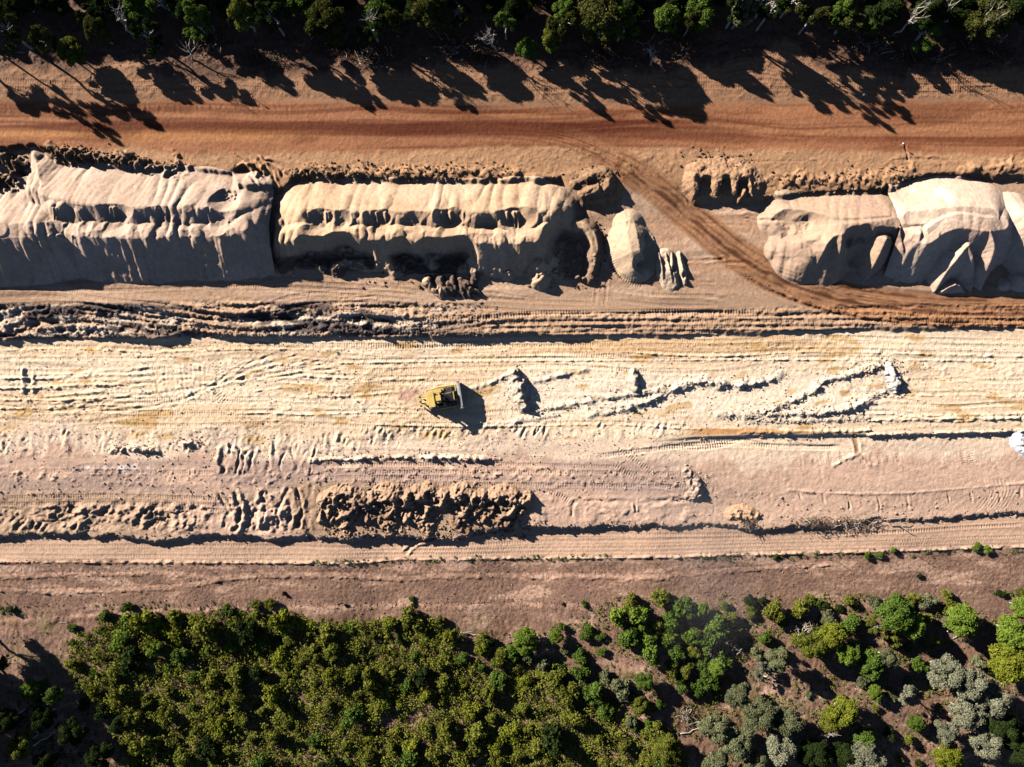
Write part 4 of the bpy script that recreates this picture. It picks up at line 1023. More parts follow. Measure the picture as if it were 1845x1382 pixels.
# crowns that catch the sun there
for u, v, h, r, kind, leaf, lab in (
        (120, 88, 5, 26, "round_a", "yellow", "low yellow green bush tree at the forest edge near the top left corner"),
        (68, 62, 7, 22, "gum_b", "olive", "olive gum tree left of the low yellow green bush tree"), (165, 45, 8, 24, "gum_a", "olive", "olive gum tree with an upright sunlit crown in the top left"),
        (432, 20, 9, 30, "gum_c", "yellow", "yellow green gum tree with clumpy sunlit crown left of the top centre"), (585, 26, 9, 42, "gum_a", "olive", "broad sunlit olive gum tree above the left end of the middle stockpile"),
        (706, 34, 8, 20, "gum_b", "olive", "narrow olive gum tree right of a white trunk at the top"), (775, 14, 9, 38, "gum_c", "olive", "wide olive gum tree at the top edge above the middle stockpile"),
        (950, 82, 4, 20, "round_b", "green", "small round mid green tree at the forest edge above the side road start"), (994, 66, 7, 22, "gum_c", "yellow", "yellow green gum tree standing out at the forest edge left of the big olive crown"),
        (1085, 26, 10, 50, "gum_a", "olive", "largest sunlit olive gum tree in the top centre"), (1018, 12, 8, 24, "gum_b", "bright", "bright green gum tree at the top edge left of the largest olive crown"),
        (1205, 24, 7, 26, "round_c", "green", "mid green round tree at the top edge right of the largest olive crown"), (1248, 34, 8, 18, "gum_b", "olive", "slim olive gum tree left of the bare clearing"),
        (1345, 8, 10, 30, "gum_c", "sage", "sage green gum tree at the top edge over the bare clearing"), (1525, 16, 8, 26, "gum_b", "bright", "bright green gum tree at the top edge right of the bare clearing"),
        (1577, 42, 5, 13, "round_a", "bright", "small bright green tree low in the forest right of the bare clearing"), (1796, 26, 9, 44, "gum_a", "olive", "broad sunlit olive gum tree near the top right corner"),
        (1690, 10, 8, 26, "gum_c", "dark", "dark gum tree at the top edge between two white trunks"), (345, 18, 8, 24, "gum_b", "green", "mid green gum tree at the top edge beside the bare white dead tree")):
    tree_seen(u, v, h, r, kind, {'olive': 'dusk', 'yellow': 'olive', 'bright': 'green'}.get(leaf, leaf), lab)  # swaps in darker leaves so the upper forest looks less lit

# bare and dead trees
def dead_tree(u, v, h, lean, label, n=6, mat=None):
    tb = []
    base = np.zeros(3); top = np.array([lean[0], lean[1], h])
    tb.append(limb(base - (0, 0, .3), top * .55, .16, .10, 6, .06)); j = tb[0][0][-1]
    for k in range(n):
        q = top * tr.uniform(.75, 1.0) + np.array([tr.uniform(-1.6, 1.6), tr.uniform(-1.2, 1.6), tr.uniform(-1, .5)])
        tb.append(limb(base + (j - base) * tr.uniform(.5, 1), q, .075, .02, 6, .12)); qq = tb[-1][0][3]
        for _ in range(3):
            tb.append(limb(qq, qq + np.array([tr.uniform(-1, 1), tr.uniform(-.6, 1.1), tr.uniform(.2, 1)]), .035, .01, 4, .15))
    x, y, z0 = place(u, v)
    e = bpy.data.objects.new("dead_tree", None); COL.objects.link(e); e.location = (x, y, z0)
    o = bpy.data.objects.new("trunk", tubes_mesh("trunk", tb, mat or M_DEAD)); COL.objects.link(o); o.parent = e
    return tag(e, label, "dead tree")
for u, v, h, lean, lab in ((243, 70, 9, (1.6, .6), "bare white dead tree with forked branches in the top left forest"), (346, 108, 3.5, (1.2, .8), "fallen crown of pale dead branches at the forest edge above the left stockpile"),
        (688, 68, 9, (-.4, .2), "straight white gum trunk with bare branches above the middle stockpile"), (898, 95, 7, (-2.2, .6), "bare leaning pale tree left of the small round green tree"),
        (1171, 118, 5, (-.3, .1), "thin white bare trunk at the forest edge above the fork"), (1610, 62, 9, (.9, .3), "bare white forked tree above the tan stockpile"), (1741, 70, 10, (-.6, .2), "tall bright white forked trunk above the brush pile near the top right"),
        (1354, 38, 6, (.9, .8), "short leaning white trunk beside the bare clearing"), (1662, 50, 8, (.6, .4), "slim pale bare trunk between the two white forked trees"),
        (1370, 1220, 2.2, (1.4, 1.5), "grey dead bush skeleton among the shrubs right of the scrub"), (1428, 1145, 3, (.8, 1.6), "bare grey forked dead tree among shrubs in the lower right"), (1490, 1318, 4, (-1.6, 1.0), "bare twiggy dead branches beside the sage trees")):
    dead_tree(u, v, h, lean, lab, 7 if h > 5 else 5)

# fallen logs and brush
def log_at(u, v, L, ang, r, label, name="fallen_log", cat_="log", mat=None, forks=2, lift=.12, sway=.1):
    tb = [limb((-L / 2, 0, lift), (L / 2, 0, lift + .08), r, r * .45, 6, sway)]
    for k in range(forks):
        p = tb[0][0][tr.randint(2, 4)]
        tb.append(limb(p, p + np.array([tr.uniform(.3, .5) * L, tr.uniform(-.25, .25) * L, tr.uniform(0, .35)]), r * .5, r * .15, 4, .15))
    x, y, z0 = place(u, v)
    o = bpy.data.objects.new(name, tubes_mesh(name, tb, mat or M_DEAD)); COL.objects.link(o); o.location = (x, y, z0); o.rotation_euler.z = R(ang)
    return tag(o, label, cat_)
for u, v, L, ang, r, lab in ((624, 1169, 3.2, 14, .13, "thick pale log lying on the scrub below the brown verge"), (382, 1206, 2.8, -22, .06, "thin white branch lying across the left scrub"), (500, 1216, 1.8, -40, .06, "short white stick in the middle of the left scrub"),
        (843, 1140, 2.4, -8, .1, "pale branch at the upper edge of the scrub"), (892, 1199, 1.6, 30, .07, "grey stick in a bare gap of the scrub"), (1255, 1296, 3.6, 20, .12, "long grey log on the bare soil left of the sage trees"), (1240, 1312, 3.2, 18, .09, "thinner grey log lying along the long one"),
        (622, 1328, 2.6, 32, .07, "thin grey branch in the lower scrub"), (1520, 1124, 1.9, 35, .2, "thick broken pale stump log above the bright green tree"), (1704, 1122, 2.6, 88, .1, "upright lying grey branch left of the round bright tree"), (1720, 1144, 1.4, 30, .13, "short brown log below the round bright tree"),
        (1804, 1222, 1.6, 52, .15, "short pale brown log right of the large grey tree"), (1838, 1252, 2.4, -38, .12, "white log at the right edge in tree shade"), (82, 1330, 4.4, 32, .14, "bluish pale log in the dark bottom left corner"), (128, 1322, 1.6, 20, .06, "thin branch in the dark bottom left corner"),
        (130, 86, 1.7, 0, .1, "short white log at the forest edge near the top left"), (36, 94, 1.9, -8, .08, "pale stick in the shade at the top left edge"), (412, 42, 1.4, -55, .07, "white stick in the top left forest"), (115, 1120, 1.5, 12, .04, "fine pale twigs on the bare ground left of the scrub"),
        (1605, 932, 3.2, 8, .09, "long pale pole lying on the bank above the service track"), (1620, 948, 3.0, -28, .1, "pale pole poking out over the service track"), (1568, 926, 2.6, 12, .07, "thin pale pole among the brush on the bank"), (1552, 945, 2.2, -32, .07, "short pole sticking out of the brush bank")):
    log_at(u, v, L, ang, r, lab, forks=0 if "pole" in lab or "log" in lab else 2, lift=.14 if "pole" not in lab else .5)
def brush(u, v, w, d, n, label, mat=None, hgt=.7, leaves="dry"):
    x, y, z0 = place(u, v)
    e = bpy.data.objects.new("brush_pile", None); COL.objects.link(e); e.location = (x, y, z0)
    for k in range(n):
        L = tr.uniform(.9, 2.6)
        tb = [limb((-L / 2, 0, 0), (L / 2, 0, .1), tr.uniform(.03, .07), .015, 5, .22)]
        p = tb[0][0][2]; tb.append(limb(p, p + np.array([L * .3, tr.uniform(-.5, .5), .2]), .025, .01, 4, .2))
        o = bpy.data.objects.new("branch", tubes_mesh("branch", tb, mat or tr.choice([M_DEAD, M_DARKBARK, M_DARKBARK]), 5)); COL.objects.link(o); o.parent = e
        o.location = (tr.gauss(0, w / 3), tr.gauss(0, d / 3), tr.uniform(.1, hgt)); o.rotation_euler = (tr.uniform(-.3, .3), tr.uniform(-.35, .35), tr.uniform(0, 6.28))
    if leaves:
        m_ = int((70 if v > 900 and v < 960 else 220) * w)
        P = np.stack([ng.normal(0, w / 2.6, m_), ng.normal(0, d / 2.4, m_), ng.uniform(.05, hgt, m_)], -1); Nn = ng.standard_normal((m_, 3)); Nn /= np.linalg.norm(Nn, axis=1)[:, None]
        o = bpy.data.objects.new("dry_foliage", leaf_mesh("dry_foliage", P, Nn, .11, ng.random(m_) * .4, LM[leaves])); COL.objects.link(o); o.parent = e; o["kind"] = "stuff"
    return tag(e, label, "brush pile")
for u, v, w, d, n, lab in ((372, 74, 5, 2.4, 16, "pile of pale dead branches at the forest edge above the left stockpile"), (610, 82, 6, 2.2, 16, "reddish brown brush heap at the forest edge left of the straight white trunk"), (672, 98, 6, 2.4, 16, "brush heap with pale sticks at the foot of the straight white trunk"),
        (820, 80, 6, 3, 16, "tangle of grey branches at the forest edge above the middle stockpile"), (870, 104, 5, 2, 12, "low brush heap left of the small round green tree"), (1150, 62, 5, 3, 14, "red leaved fallen branches below the largest olive crown"), (1230, 78, 5, 3, 14, "curled brown brush heap left of the bare clearing"),
        (1100, 100, 6, 2, 14, "dark brush heap at the forest edge above the fork"), (1580, 78, 7, 2.2, 18, "brush heap with pale curved branches above the tan stockpile"), (1640, 104, 6, 2.0, 16, "low brush heap along the edge of the upper clearing strip"), (1745, 84, 8, 3.4, 26, "big brush pile of long brown branches at the foot of the tall white trunk"), (1800, 100, 5, 2, 14, "brush heap near the right end of the forest edge"),
        (1480, 938, 6, 1.2, 15, "dark brush strewn along the bank left of the pale poles"), (1545, 942, 5, 1.0, 13, "brush bank with dark sticks beside the pale poles"), (1345, 942, 2.0, .9, 10, "small dark brush clump below the orange sand heap"), (1275, 1190, 2.2, 2.8, 22, "heap of grey dead branches at the right side of the scrub"), (1320, 1163, 1.8, 1.8, 18, "small heap of pale dead branches right of the scrub"),
        (1232, 1282, 2.0, 2.4, 18, "heap of silver dead branches above the long grey logs"), (1455, 1130, 2.4, 1.6, 14, "pale dead branches beside the broken stump log"), (470, 108, 5, 1.6, 12, "low dark brush heap at the forest edge above the gap")):
    brush(u, v, w, d, n, lab, M_DEAD if ("pale" in lab or "grey" in lab or "silver" in lab) and tr.random() < .7 else None)

# --- trees of the lower right
for u, v, h, r, kind, leaf, lab in (
        (1375, 1211, 3.4, 25, "gum_open", "grey", "small pale grey bushy tree above the round shadow"), (1408, 1192, 6.5, 25, "gum_c", "sage", "sage green tree with a long shadow right of the small pale grey tree"),
        (1466, 1163, 5, 30, "round_b", "olive", "round olive tree left of the bright green tree"), (1502, 1148, 6, 26, "round_a", "yellow", "bright yellow green tree below the broken stump"), (1530, 1178, 5.5, 24, "round_c", "bright", "bright green tree joined to the lower right of the yellow green one"),
        (1572, 1200, 5.5, 26, "round_a", "green", "mid green round tree at the head of the deep shadow"), (1600, 1188, 5, 22, "gum_b", "sage", "dull sage tree right of the mid green round one"), (1618, 1108, 6.5, 34, "round_c", "green", "large mid green tree at the upper edge of the lower right bush"),
        (1645, 1128, 5.5, 26, "round_b", "bright", "bright green tree right of the large mid green one"), (1738, 1122, 5.5, 29, "round_a", "bright", "lone round bright green tree on the right with a shadow to its lower right"), (1580, 1128, 4, 24, "gum_open", "olive", "loose olive tree left of the large mid green tree"),
        (1828, 1142, 6.5, 32, "round_b", "bright", "bright green tree at the right edge, upper of two"), (1820, 1196, 6.5, 38, "round_c", "yellow", "yellow green tree at the right edge, lower of two"), (1850, 1100, 6, 20, "round_a", "bright", "bright green crown cut by the right edge at the top of the bush"),
        (1712, 1215, 7.5, 34, "gum_a", "grey", "pale grey gum crown, uppermost of the big grey tree group"), (1752, 1232, 8, 36, "gum_b", "grey", "pale grey gum crown right below the uppermost one"), (1790, 1262, 7.5, 36, "gum_c", "grey", "pale grey gum crown at the right side of the grey group"),
        (1745, 1290, 7, 36, "gum_a", "grey", "pale grey gum crown in the middle of the grey group"), (1712, 1326, 5.5, 26, "gum_c", "grey", "small pale grey gum crown at the lower left of the grey group"), (1782, 1338, 6, 32, "gum_b", "grey", "pale grey gum crown at the bottom of the grey group"),
        (1640, 1256, 5.5, 26, "gum_open", "grey", "separate pale grey tree left of the grey group"), (1522, 1283, 5.5, 30, "round_b", "yellow", "round yellow green tree beside the deep shadow in the lower right"), (1498, 1300, 4, 22, "round_a", "olive", "olive bush tree left of the round yellow green tree"),
        (1711, 1364, 4.5, 26, "round_c", "yellow", "yellow green dome tree at the bottom edge on the right"), (1578, 1250, 2.8, 15, "round_a", "bright", "small bright green tree in the deep shadow"), (1652, 1304, 3, 17, "round_b", "green", "small mid green tree left of the grey group foot"),
        (1560, 1330, 4.5, 20, "round_c", "green", "mid green tree low beside the grey crown at the bottom edge"), (1562, 1374, 6, 40, "gum_a", "grey", "pale grey gum crown at the bottom edge left of the yellow dome"), (1330, 1256, 5, 28, "gum_c", "sage", "sage crown at the top left of the big sage grove"),
        (1290, 1310, 6, 32, "gum_b", "sage", "sage crown on the left side of the big sage grove"), (1372, 1290, 6.5, 32, "gum_a", "sage", "sage crown at the top of the big sage grove"), (1420, 1300, 6.5, 32, "gum_c", "sage", "sage crown on the right side of the big sage grove"),
        (1330, 1340, 6.5, 34, "gum_a", "sage", "sage crown in the middle of the big sage grove"), (1408, 1352, 6.5, 34, "gum_b", "grey", "greyer crown at the lower right of the big sage grove"), (1290, 1378, 6, 32, "gum_c", "sage", "sage crown at the lower left of the big sage grove"),
        (1362, 1384, 6, 30, "gum_b", "sage", "sage crown cut by the bottom edge in the sage grove"), (1470, 1362, 5.5, 34, "gum_a", "dark", "dark green gum right of the sage grove at the bottom edge"), (1200, 1352, 5, 28, "gum_b", "olive", "olive gum tree at the bottom edge left of the sage grove"),
        (947, 1160, 4.2, 24, "round_a", "bright", "round bright green tree with a dark shadow at the upper edge of the scrub"), (1160, 1226, 3.4, 18, "round_b", "green", "mid green round bush tree on bare soil at the right of the scrub"), (1292, 1203, 3, 18, "round_c", "bright", "bright green round bush tree below the heap of grey branches"),
        (1002, 1148, 2.8, 14, "round_b", "bright", "small round bright tree right of the larger round one"), (1150, 1268, 3, 17, "round_a", "olive", "olive bush tree on bare soil in the lower middle"),
        (1810, 1310, 7, 34, "gum_b", "dark", "dark shaded gum behind the right side of the grey group"), (1846, 1350, 7, 34, "gum_a", "dark", "dark shaded gum in the bottom right corner"), (1680, 1160, 4, 20, "gum_open", "olive", "thin olive tree in the shade left of the lone round tree"),
        (1520, 1360, 5, 26, "gum_c", "dark", "dark gum between the sage grove and the grey crown at the bottom edge"),
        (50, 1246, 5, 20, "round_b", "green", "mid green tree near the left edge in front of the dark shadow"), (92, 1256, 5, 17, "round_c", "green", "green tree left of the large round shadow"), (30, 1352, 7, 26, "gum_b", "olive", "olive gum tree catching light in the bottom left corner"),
        (70, 1300, 6, 26, "gum_a", "dark", "dark gum tree in the bottom left shade, uppermost"), (120, 1330, 6, 28, "gum_c", "dark", "dark gum tree in the bottom left shade, right of the bluish log"), (10, 1300, 6.5, 26, "gum_b", "dark", "dark gum tree at the left edge in the shade"),  # dark leaf colour here deepens the shade of the corner
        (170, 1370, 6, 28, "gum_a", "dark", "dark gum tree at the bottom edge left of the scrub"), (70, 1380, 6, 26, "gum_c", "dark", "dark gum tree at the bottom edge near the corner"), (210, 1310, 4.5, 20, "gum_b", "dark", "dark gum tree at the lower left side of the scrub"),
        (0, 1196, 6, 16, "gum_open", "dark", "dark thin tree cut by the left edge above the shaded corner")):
    tree_seen(u, v, h, r, kind, leaf, lab)
# neighbours beyond the left edge that throw the corner into shade
for gu, gv, h, r in ((-70, 1122, 12, 38), (-30, 1285, 11, 34), (-90, 1330, 12, 40), (-20, 1370, 11, 34), (-200, 1180, 14, 42), (-170, 1320, 13, 40), (-40, 1200, 11, 38), (-120, 1260, 14, 44), (-60, 1320, 12, 40), (-150, 1390, 14, 42), (-260, 1280, 15, 44), (-150, 1150, 13, 40), (-110, 1200, 12, 38), (-190, 1240, 13, 40), (-60, 1250, 11, 36), (-240, 1120, 14, 40), (-130, 1290, 12, 40)):
    tree_at(gu, gv, h, r * PX, tr.choice(["gum_a", "gum_b", "gum_c"]), "dark", "tall gum tree beyond the left edge of the photo", group="gum trees beyond the left edge")

# --- the scrub
def in_poly(x, y, poly):
    c = False; j = len(poly) - 1
    for i in range(len(poly)):
        if (poly[i][1] > y) != (poly[j][1] > y) and x < (poly[j][0] - poly[i][0]) * (y - poly[i][1]) / (poly[j][1] - poly[i][1]) + poly[i][0]: c = not c
        j = i
    return c
SCRUB = [(128, 1215), (130, 1150), (200, 1108), (330, 1104), (420, 1098), (520, 1104), (600, 1118), (680, 1116), (760, 1108), (820, 1122), (850, 1160), (905, 1180), (1000, 1190), (1070, 1225), (1110, 1270), (1180, 1310), (1250, 1390), (240, 1395), (190, 1290), (150, 1245)]
HOLES = [((850, 1175), 20), ((770, 1275), 16), ((700, 1300), 18), ((745, 1290), 14), ((345, 1200), 12), ((880, 1205), 14), ((940, 1300), 13), ((1030, 1225), 16)]
def poisson(poly, mind, tries, seed, hole=True):
    q = random.Random(seed); xs = [p[0] for p in poly]; ys = [p[1] for p in poly]; out = []
    for _ in range(tries):
        a, b = q.uniform(min(xs), max(xs)), q.uniform(min(ys), max(ys))
        if not in_poly(a, b, poly): continue
        if hole and any(math.hypot(a - h[0][0], b - h[0][1]) < h[1] for h in HOLES): continue
        if any((a - c) ** 2 + (b - d) ** 2 < mind * mind for c, d in out): continue
        out.append((a, b))
    return out
pts = poisson(SCRUB, 32, 9000, 3)
print("scrub shrubs", len(pts))
for a, b in pts:
    x_ = tr.random()
    leaf = "olive" if x_ < .45 else "yellow" if x_ < .70 else "green" if x_ < .93 else "dark"
    if b < 1180 and tr.random() < .3: leaf = "bright"
    rr = 9 + 17 * tr.random() ** 1.3; sz = "large" if rr > 19 else "small" if rr < 13 else "mid-sized"
    zn = "upper rim" if b < 1150 else "left side" if a < 280 else "bottom edge" if b > 1335 else "left half" if a < 560 else "middle" if a < 840 else "right half"
    lb = "%s %s shrub at the %s of the dense scrub" % (sz, CN[leaf], zn)
    shrub_seen(a, b, rr, leaf, lb, lb.replace("shrub at", "shrubs at"), tr.uniform(.7, 1.4))
# small undergrowth between them: nobody could count it
up = []
for ia in range(118, 1260, 9):
    for ib in range(1096, 1400, 9):
        a, b = ia + tr.uniform(-5, 5), ib + tr.uniform(-5, 5)
        if in_poly(a, b, SCRUB) and not any(math.hypot(a - q[0][0], b - q[0][1]) < q[1] * .8 for q in HOLES): up.append((a, b))
P, Nn, tf = [], [], []
for a, b in up:
    gu, gv = tg(a, b); x, y = XY(gu, gv); z0 = gz(gu, gv); r = .3 + .8 * tr.random() ** 1.6
    k = int(22 + 70 * r * r)
    d = ng.standard_normal((k, 3)); d /= np.linalg.norm(d, axis=1)[:, None]; d[:, 2] = abs(d[:, 2])
    P.append(d * r * (.55 + .55 * ng.random((k, 1))) * (1, 1, tr.uniform(.9, 1.9)) + (x, y, z0)); Nn.append(d + ng.standard_normal((k, 3)) * .6); tf.append(np.full(k, ng.random() * .75))
P, Nn, tf = np.concatenate(P), np.concatenate(Nn), np.concatenate(tf); Nn /= np.linalg.norm(Nn, axis=1)[:, None]
o = bpy.data.objects.new("undergrowth", leaf_mesh("undergrowth", P, Nn, .13, tf, LM["olive"])); COL.objects.link(o); o["kind"] = "stuff"
RIGHT = [(1080, 1075), (1300, 1066), (1700, 1070), (1780, 1090), (1860, 1120), (1860, 1395), (1240, 1395), (1120, 1290), (1060, 1220), (900, 1180), (860, 1140), (1000, 1130)]
def sow(name, poly, st, chance, r0, r1, mat, seed, per=60):
    P, Nn, tf = [], [], []
    q = np.random.default_rng(seed); L_ = q.standard_normal((60, 60))
    xs = [p[0] for p in poly]; ys = [p[1] for p in poly]
    for ia in np.arange(min(xs), max(xs), st):
        for ib in np.arange(min(ys), max(ys), st):
            a, b = ia + tr.uniform(-.5, .5) * st, ib + tr.uniform(-.5, .5) * st
            if not in_poly(a, b, poly): continue
            i, j = int(a / 34) % 60, int(b / 26) % 60
            if tr.random() > chance * (1 + .9 * L_[i, j]): continue
            gu, gv = tg(a, b); x, y = XY(gu, gv); z0 = gz(gu, gv); r = r0 + (r1 - r0) * tr.random() ** 1.8; k = int(12 + per * r * r)
            d = ng.standard_normal((k, 3)); d /= np.linalg.norm(d, axis=1)[:, None]; d[:, 2] = abs(d[:, 2])
            P.append(d * r * (.4 + .7 * ng.random((k, 1))) * (1, 1, 1.1) + (x, y, z0)); Nn.append(d + ng.standard_normal((k, 3)) * .7); tf.append(np.full(k, ng.random() * .6))
    P, Nn, tf = np.concatenate(P), np.concatenate(Nn), np.concatenate(tf); Nn /= np.linalg.norm(Nn, axis=1)[:, None]
    o = bpy.data.objects.new(name, leaf_mesh(name, P, Nn, .11, tf, LM[mat])); COL.objects.link(o); o["kind"] = "stuff"
sow("undergrowth", RIGHT, 10, .34, .15, .75, "olive", 5)
sow("grass", RIGHT, 9, .30, .10, .4, "sage", 6, 90)
sow("undergrowth", [(-30, 1225), (60, 1235), (150, 1262), (190, 1300), (250, 1395), (-30, 1395)], 10, .6, .2, .8, "dark", 7)  # undergrowth coloured dark to deepen the corner's shade
sow("grass", [(-20, 1100), (130, 1110), (125, 1210), (60, 1225), (-20, 1180)], 10, .10, .08, .3, "sage", 8, 90)
# the greener thicket right of the middle, and looser shrubs
def corner(a, b, poly):
    xs = [p[0] for p in poly]; ys = [p[1] for p in poly]
    fa, fb = (a - min(xs)) / (max(xs) - min(xs)), (b - min(ys)) / (max(ys) - min(ys))
    return ("upper" if fb < .33 else "lower" if fb > .66 else "middle") + " " + ("left" if fa < .33 else "right" if fa > .66 else "centre")
def patch_of_shrubs(poly, mind, tries, seed, leaves, r0, r1, text, h0, h1):
    for a, b in poisson(poly, mind, tries, seed, False):
        leaf = tr.choice(leaves); rr = tr.uniform(r0, r1)
        sz = "large" if rr > r0 + .66 * (r1 - r0) else "small" if rr < r0 + .33 * (r1 - r0) else "mid-sized"
        lb = "%s %s shrub, %s of %s" % (sz, CN[leaf], corner(a, b, poly), text)
        shrub_seen(a, b, rr, leaf, lb, lb.replace("shrub,", "shrubs,"), tr.uniform(h0, h1))
GREEN = [(1115, 1085), (1170, 1075), (1230, 1068), (1285, 1090), (1300, 1120), (1290, 1150), (1310, 1190), (1280, 1225), (1235, 1245), (1190, 1200), (1130, 1165), (1110, 1120)]
patch_of_shrubs(GREEN, 27, 3000, 5, ["green", "green", "bright", "olive"], 13, 24, "the green thicket below the verge", .9, 1.4)
MID = [(860, 1150), (930, 1180), (1000, 1165), (1090, 1150), (1110, 1175), (1060, 1200), (1130, 1240), (1190, 1290), (1240, 1370), (1130, 1300), (1050, 1250), (960, 1200)]
patch_of_shrubs(MID, 27, 2000, 6, ["sage", "olive", "green", "sage"], 9, 20, "the broken ground beside the scrub", .9, 1.4)
RB = [(1300, 1090), (1400, 1080), (1500, 1075), (1700, 1075), (1720, 1100), (1690, 1150), (1650, 1200), (1600, 1150), (1480, 1130), (1420, 1170), (1350, 1180), (1310, 1140)]
patch_of_shrubs(RB, 31, 2000, 7, ["olive", "green", "sage", "olive"], 9, 20, "the lower right bush fringe", .9, 1.4)
LOW = [(1690, 1170), (1780, 1175), (1790, 1215), (1700, 1190), (1660, 1215), (1600, 1290), (1680, 1380), (1620, 1380), (1560, 1290), (1480, 1250), (1440, 1250), (1500, 1230)]
patch_of_shrubs(LOW, 34, 1500, 9, ["olive", "sage", "dark"], 6, 12, "the bare soil among lower right trees", .9, 1.4)
# lone shrubs one can point at
LONE = [(230, 1093, 12, "green", "dark green shrub at the foot path above the left end of the scrub"), (262, 1117, 8, "green", "small green shrub just right of the foot path shrub"), (190, 1108, 11, "green", "shrub on the top left corner of the scrub"), (130, 1130, 10, "green", "shrub at the left end of the scrub, by pale twigs"), (410, 1098, 12, "green", "shrub touching the lower foot path, left one"),
        (465, 1090, 12, "olive", "olive shrub on the foot path in the left half"), (490, 1088, 12, "olive", "olive shrub right beside the foot path shrub in the left half"), (512, 1069, 5, "dark", "tiny dark shrub on the brown verge left of centre"), (741, 1078, 6, "green", "tiny green shrub on the verge below the spoil row"), (745, 1090, 5, "dark", "tiny shrub right under the one below the spoil row"),
        (623, 1091, 4, "dark", "very small shrub on the foot path below the spoil heaps"), (1052, 1087, 7, "green", "small green shrub alone on the foot path right of centre"), (1015, 1087, 4, "dark", "very small dark shrub left of the lone foot path shrub"), (1204, 1070, 8, "green", "shrub on top of the green thicket"), (1352, 1080, 12, "dark", "dark green shrub right of the green thicket, left of a pair"), (1372, 1080, 8, "dark", "smaller dark shrub touching the pair's left one"),
        (1305, 1090, 9, "green", "green shrub between the thicket and the dark pair"), (1396, 1002, 6, "green", "small green shrub at the edge of the service track"), (1560, 999, 9, "green", "green weeds clump at the track edge right of centre"), (1580, 999, 8, "green", "green weeds clump beside the other at the track edge"), (1653, 1036, 5, "dark", "tiny shrub alone on the right half of the verge"), (1755, 985, 9, "bright", "bright weeds clump on the track edge near the right side"),
        (1775, 990, 8, "bright", "second bright weeds clump near the right side"), (1605, 989, 7, "bright", "bright weeds clump right of the green weeds"), (1455, 1080, 12, "olive", "olive shrub at the upper fringe left of the row"), (1480, 1090, 10, "dark", "dark shrub at the fringe below the brown verge"), (1510, 1096, 9, "dark", "dark low shrub right of the dark fringe shrub"), (1640, 1073, 12, "olive", "olive shrub of the fringe under the right fence"),
        (1700, 1070, 12, "olive", "olive shrub at the right end of the fringe"), (1665, 1078, 8, "dark", "dark shrub between two olive fringe shrubs"), (880, 1158, 12, "dark", "dark shrub left of the round bright green tree"), (1055, 1140, 15, "green", "broad green shrub on bare soil right of centre"), (1080, 1146, 10, "green", "green shrub touching the broad one"), (1010, 1127, 9, "green", "green shrub above the small round bright tree"),
        (1800, 1068, 8, "dark", "small dark shrub near the right edge of the verge"), (1836, 1066, 8, "olive", "olive shrub at the right edge of the verge"), (1131, 1246, 8, "dark", "small dark shrub on bare soil"), (1185, 1263, 10, "green", "green shrub on the bare soil near grey logs"), (1290, 1245, 9, "bright", "small bright shrub left of the round shadow"), (70, 1256, 10, "dark", "dark shrub in the left corner shade"),
        (20, 1098, 8, "sage", "low sage weeds at the left edge by the path"), (150, 1270, 12, "dark", "dark shrub under the round shadow on the left"), (210, 1262, 12, "olive", "olive shrub right of the round shadow"), (80, 1230, 9, "green", "green shrub above the round shadow on the left")]
for a, b, r, leaf, lab in LONE:
    shrub_seen(a, b, r, leaf, lab)
# weeds along the track edge
wd = cat(along([(560, 1014), (700, 1010), (900, 1006)], 40, 4), along([(940, 1004), (1100, 1002)], 26, 4), along([(1250, 1002), (1400, 1002), (1700, 992), (1850, 986)], 70, 5), along([(0, 1098), (60, 1100)], 20, 5), along([(150, 1094), (500, 1088)], 30, 4), along([(1780, 1068), (1850, 1066)], 20, 3))
P, Nn, tf = [], [], []
for gu, gv in zip(*wd):
    x, y = XY(gu, gv); z0 = gz(gu, gv); r = tr.uniform(.12, .32); k = 22
    d = ng.standard_normal((k, 3)); d /= np.linalg.norm(d, axis=1)[:, None]; d[:, 2] = abs(d[:, 2])
    P.append(d * r + (x, y, z0)); Nn.append(d + ng.standard_normal((k, 3)) * .6); tf.append(np.full(k, ng.random() * .4))
P, Nn, tf = np.concatenate(P), np.concatenate(Nn), np.concatenate(tf); Nn /= np.linalg.norm(Nn, axis=1)[:, None]
o = bpy.data.objects.new("weeds", leaf_mesh("weeds", P, Nn, .09, tf, LM["green"])); COL.objects.link(o); o["kind"] = "stuff"

# ------------------------------------------------------------------ fence, stakes
M_POST = plain_mat("grey_steel_post", (.16, .14, .12), .6, var=.2)
M_WIRE = plain_mat("galvanised_wire", (.25, .24, .23), .5, .6)
FP_ = [(-70, 1025), (0, 1022), (90, 1024), (168, 1024), (232, 1025), (306, 1025), (373, 1023), (457, 1025), (527, 1020), (611, 1020), (690, 1014), (766, 1018), (846, 1017), (931, 1017), (1011, 1015), (1092, 1014), (1176, 1010), (1255, 1011), (1338, 1009), (1420, 1009), (1501, 1006), (1576, 1001), (1647, 997), (1720, 992), (1792, 990), (1870, 986)]
fe = bpy.data.objects.new("wire_fence", None); COL.objects.link(fe)
tag(fe, "long wire fence with thin steel posts between the service track and the brown verge", "fence")
x0, y0, z0 = place(*FP_[0]); fe.location = (x0, y0, z0)
pm = tubes_mesh("post", [([(0, 0, -.3), (0, 0, .8), (0, 0, 1.55)], [.035, .035, .035])], M_POST, 6)
tops = []
for i, (u, v) in enumerate(FP_):
    x, y, zz = place(u, v)
    o = bpy.data.objects.new("post", pm); COL.objects.link(o); o.parent = fe; o.location = (x - x0, y - y0, zz - z0)
    tops.append((x - x0, y - y0, zz - z0))
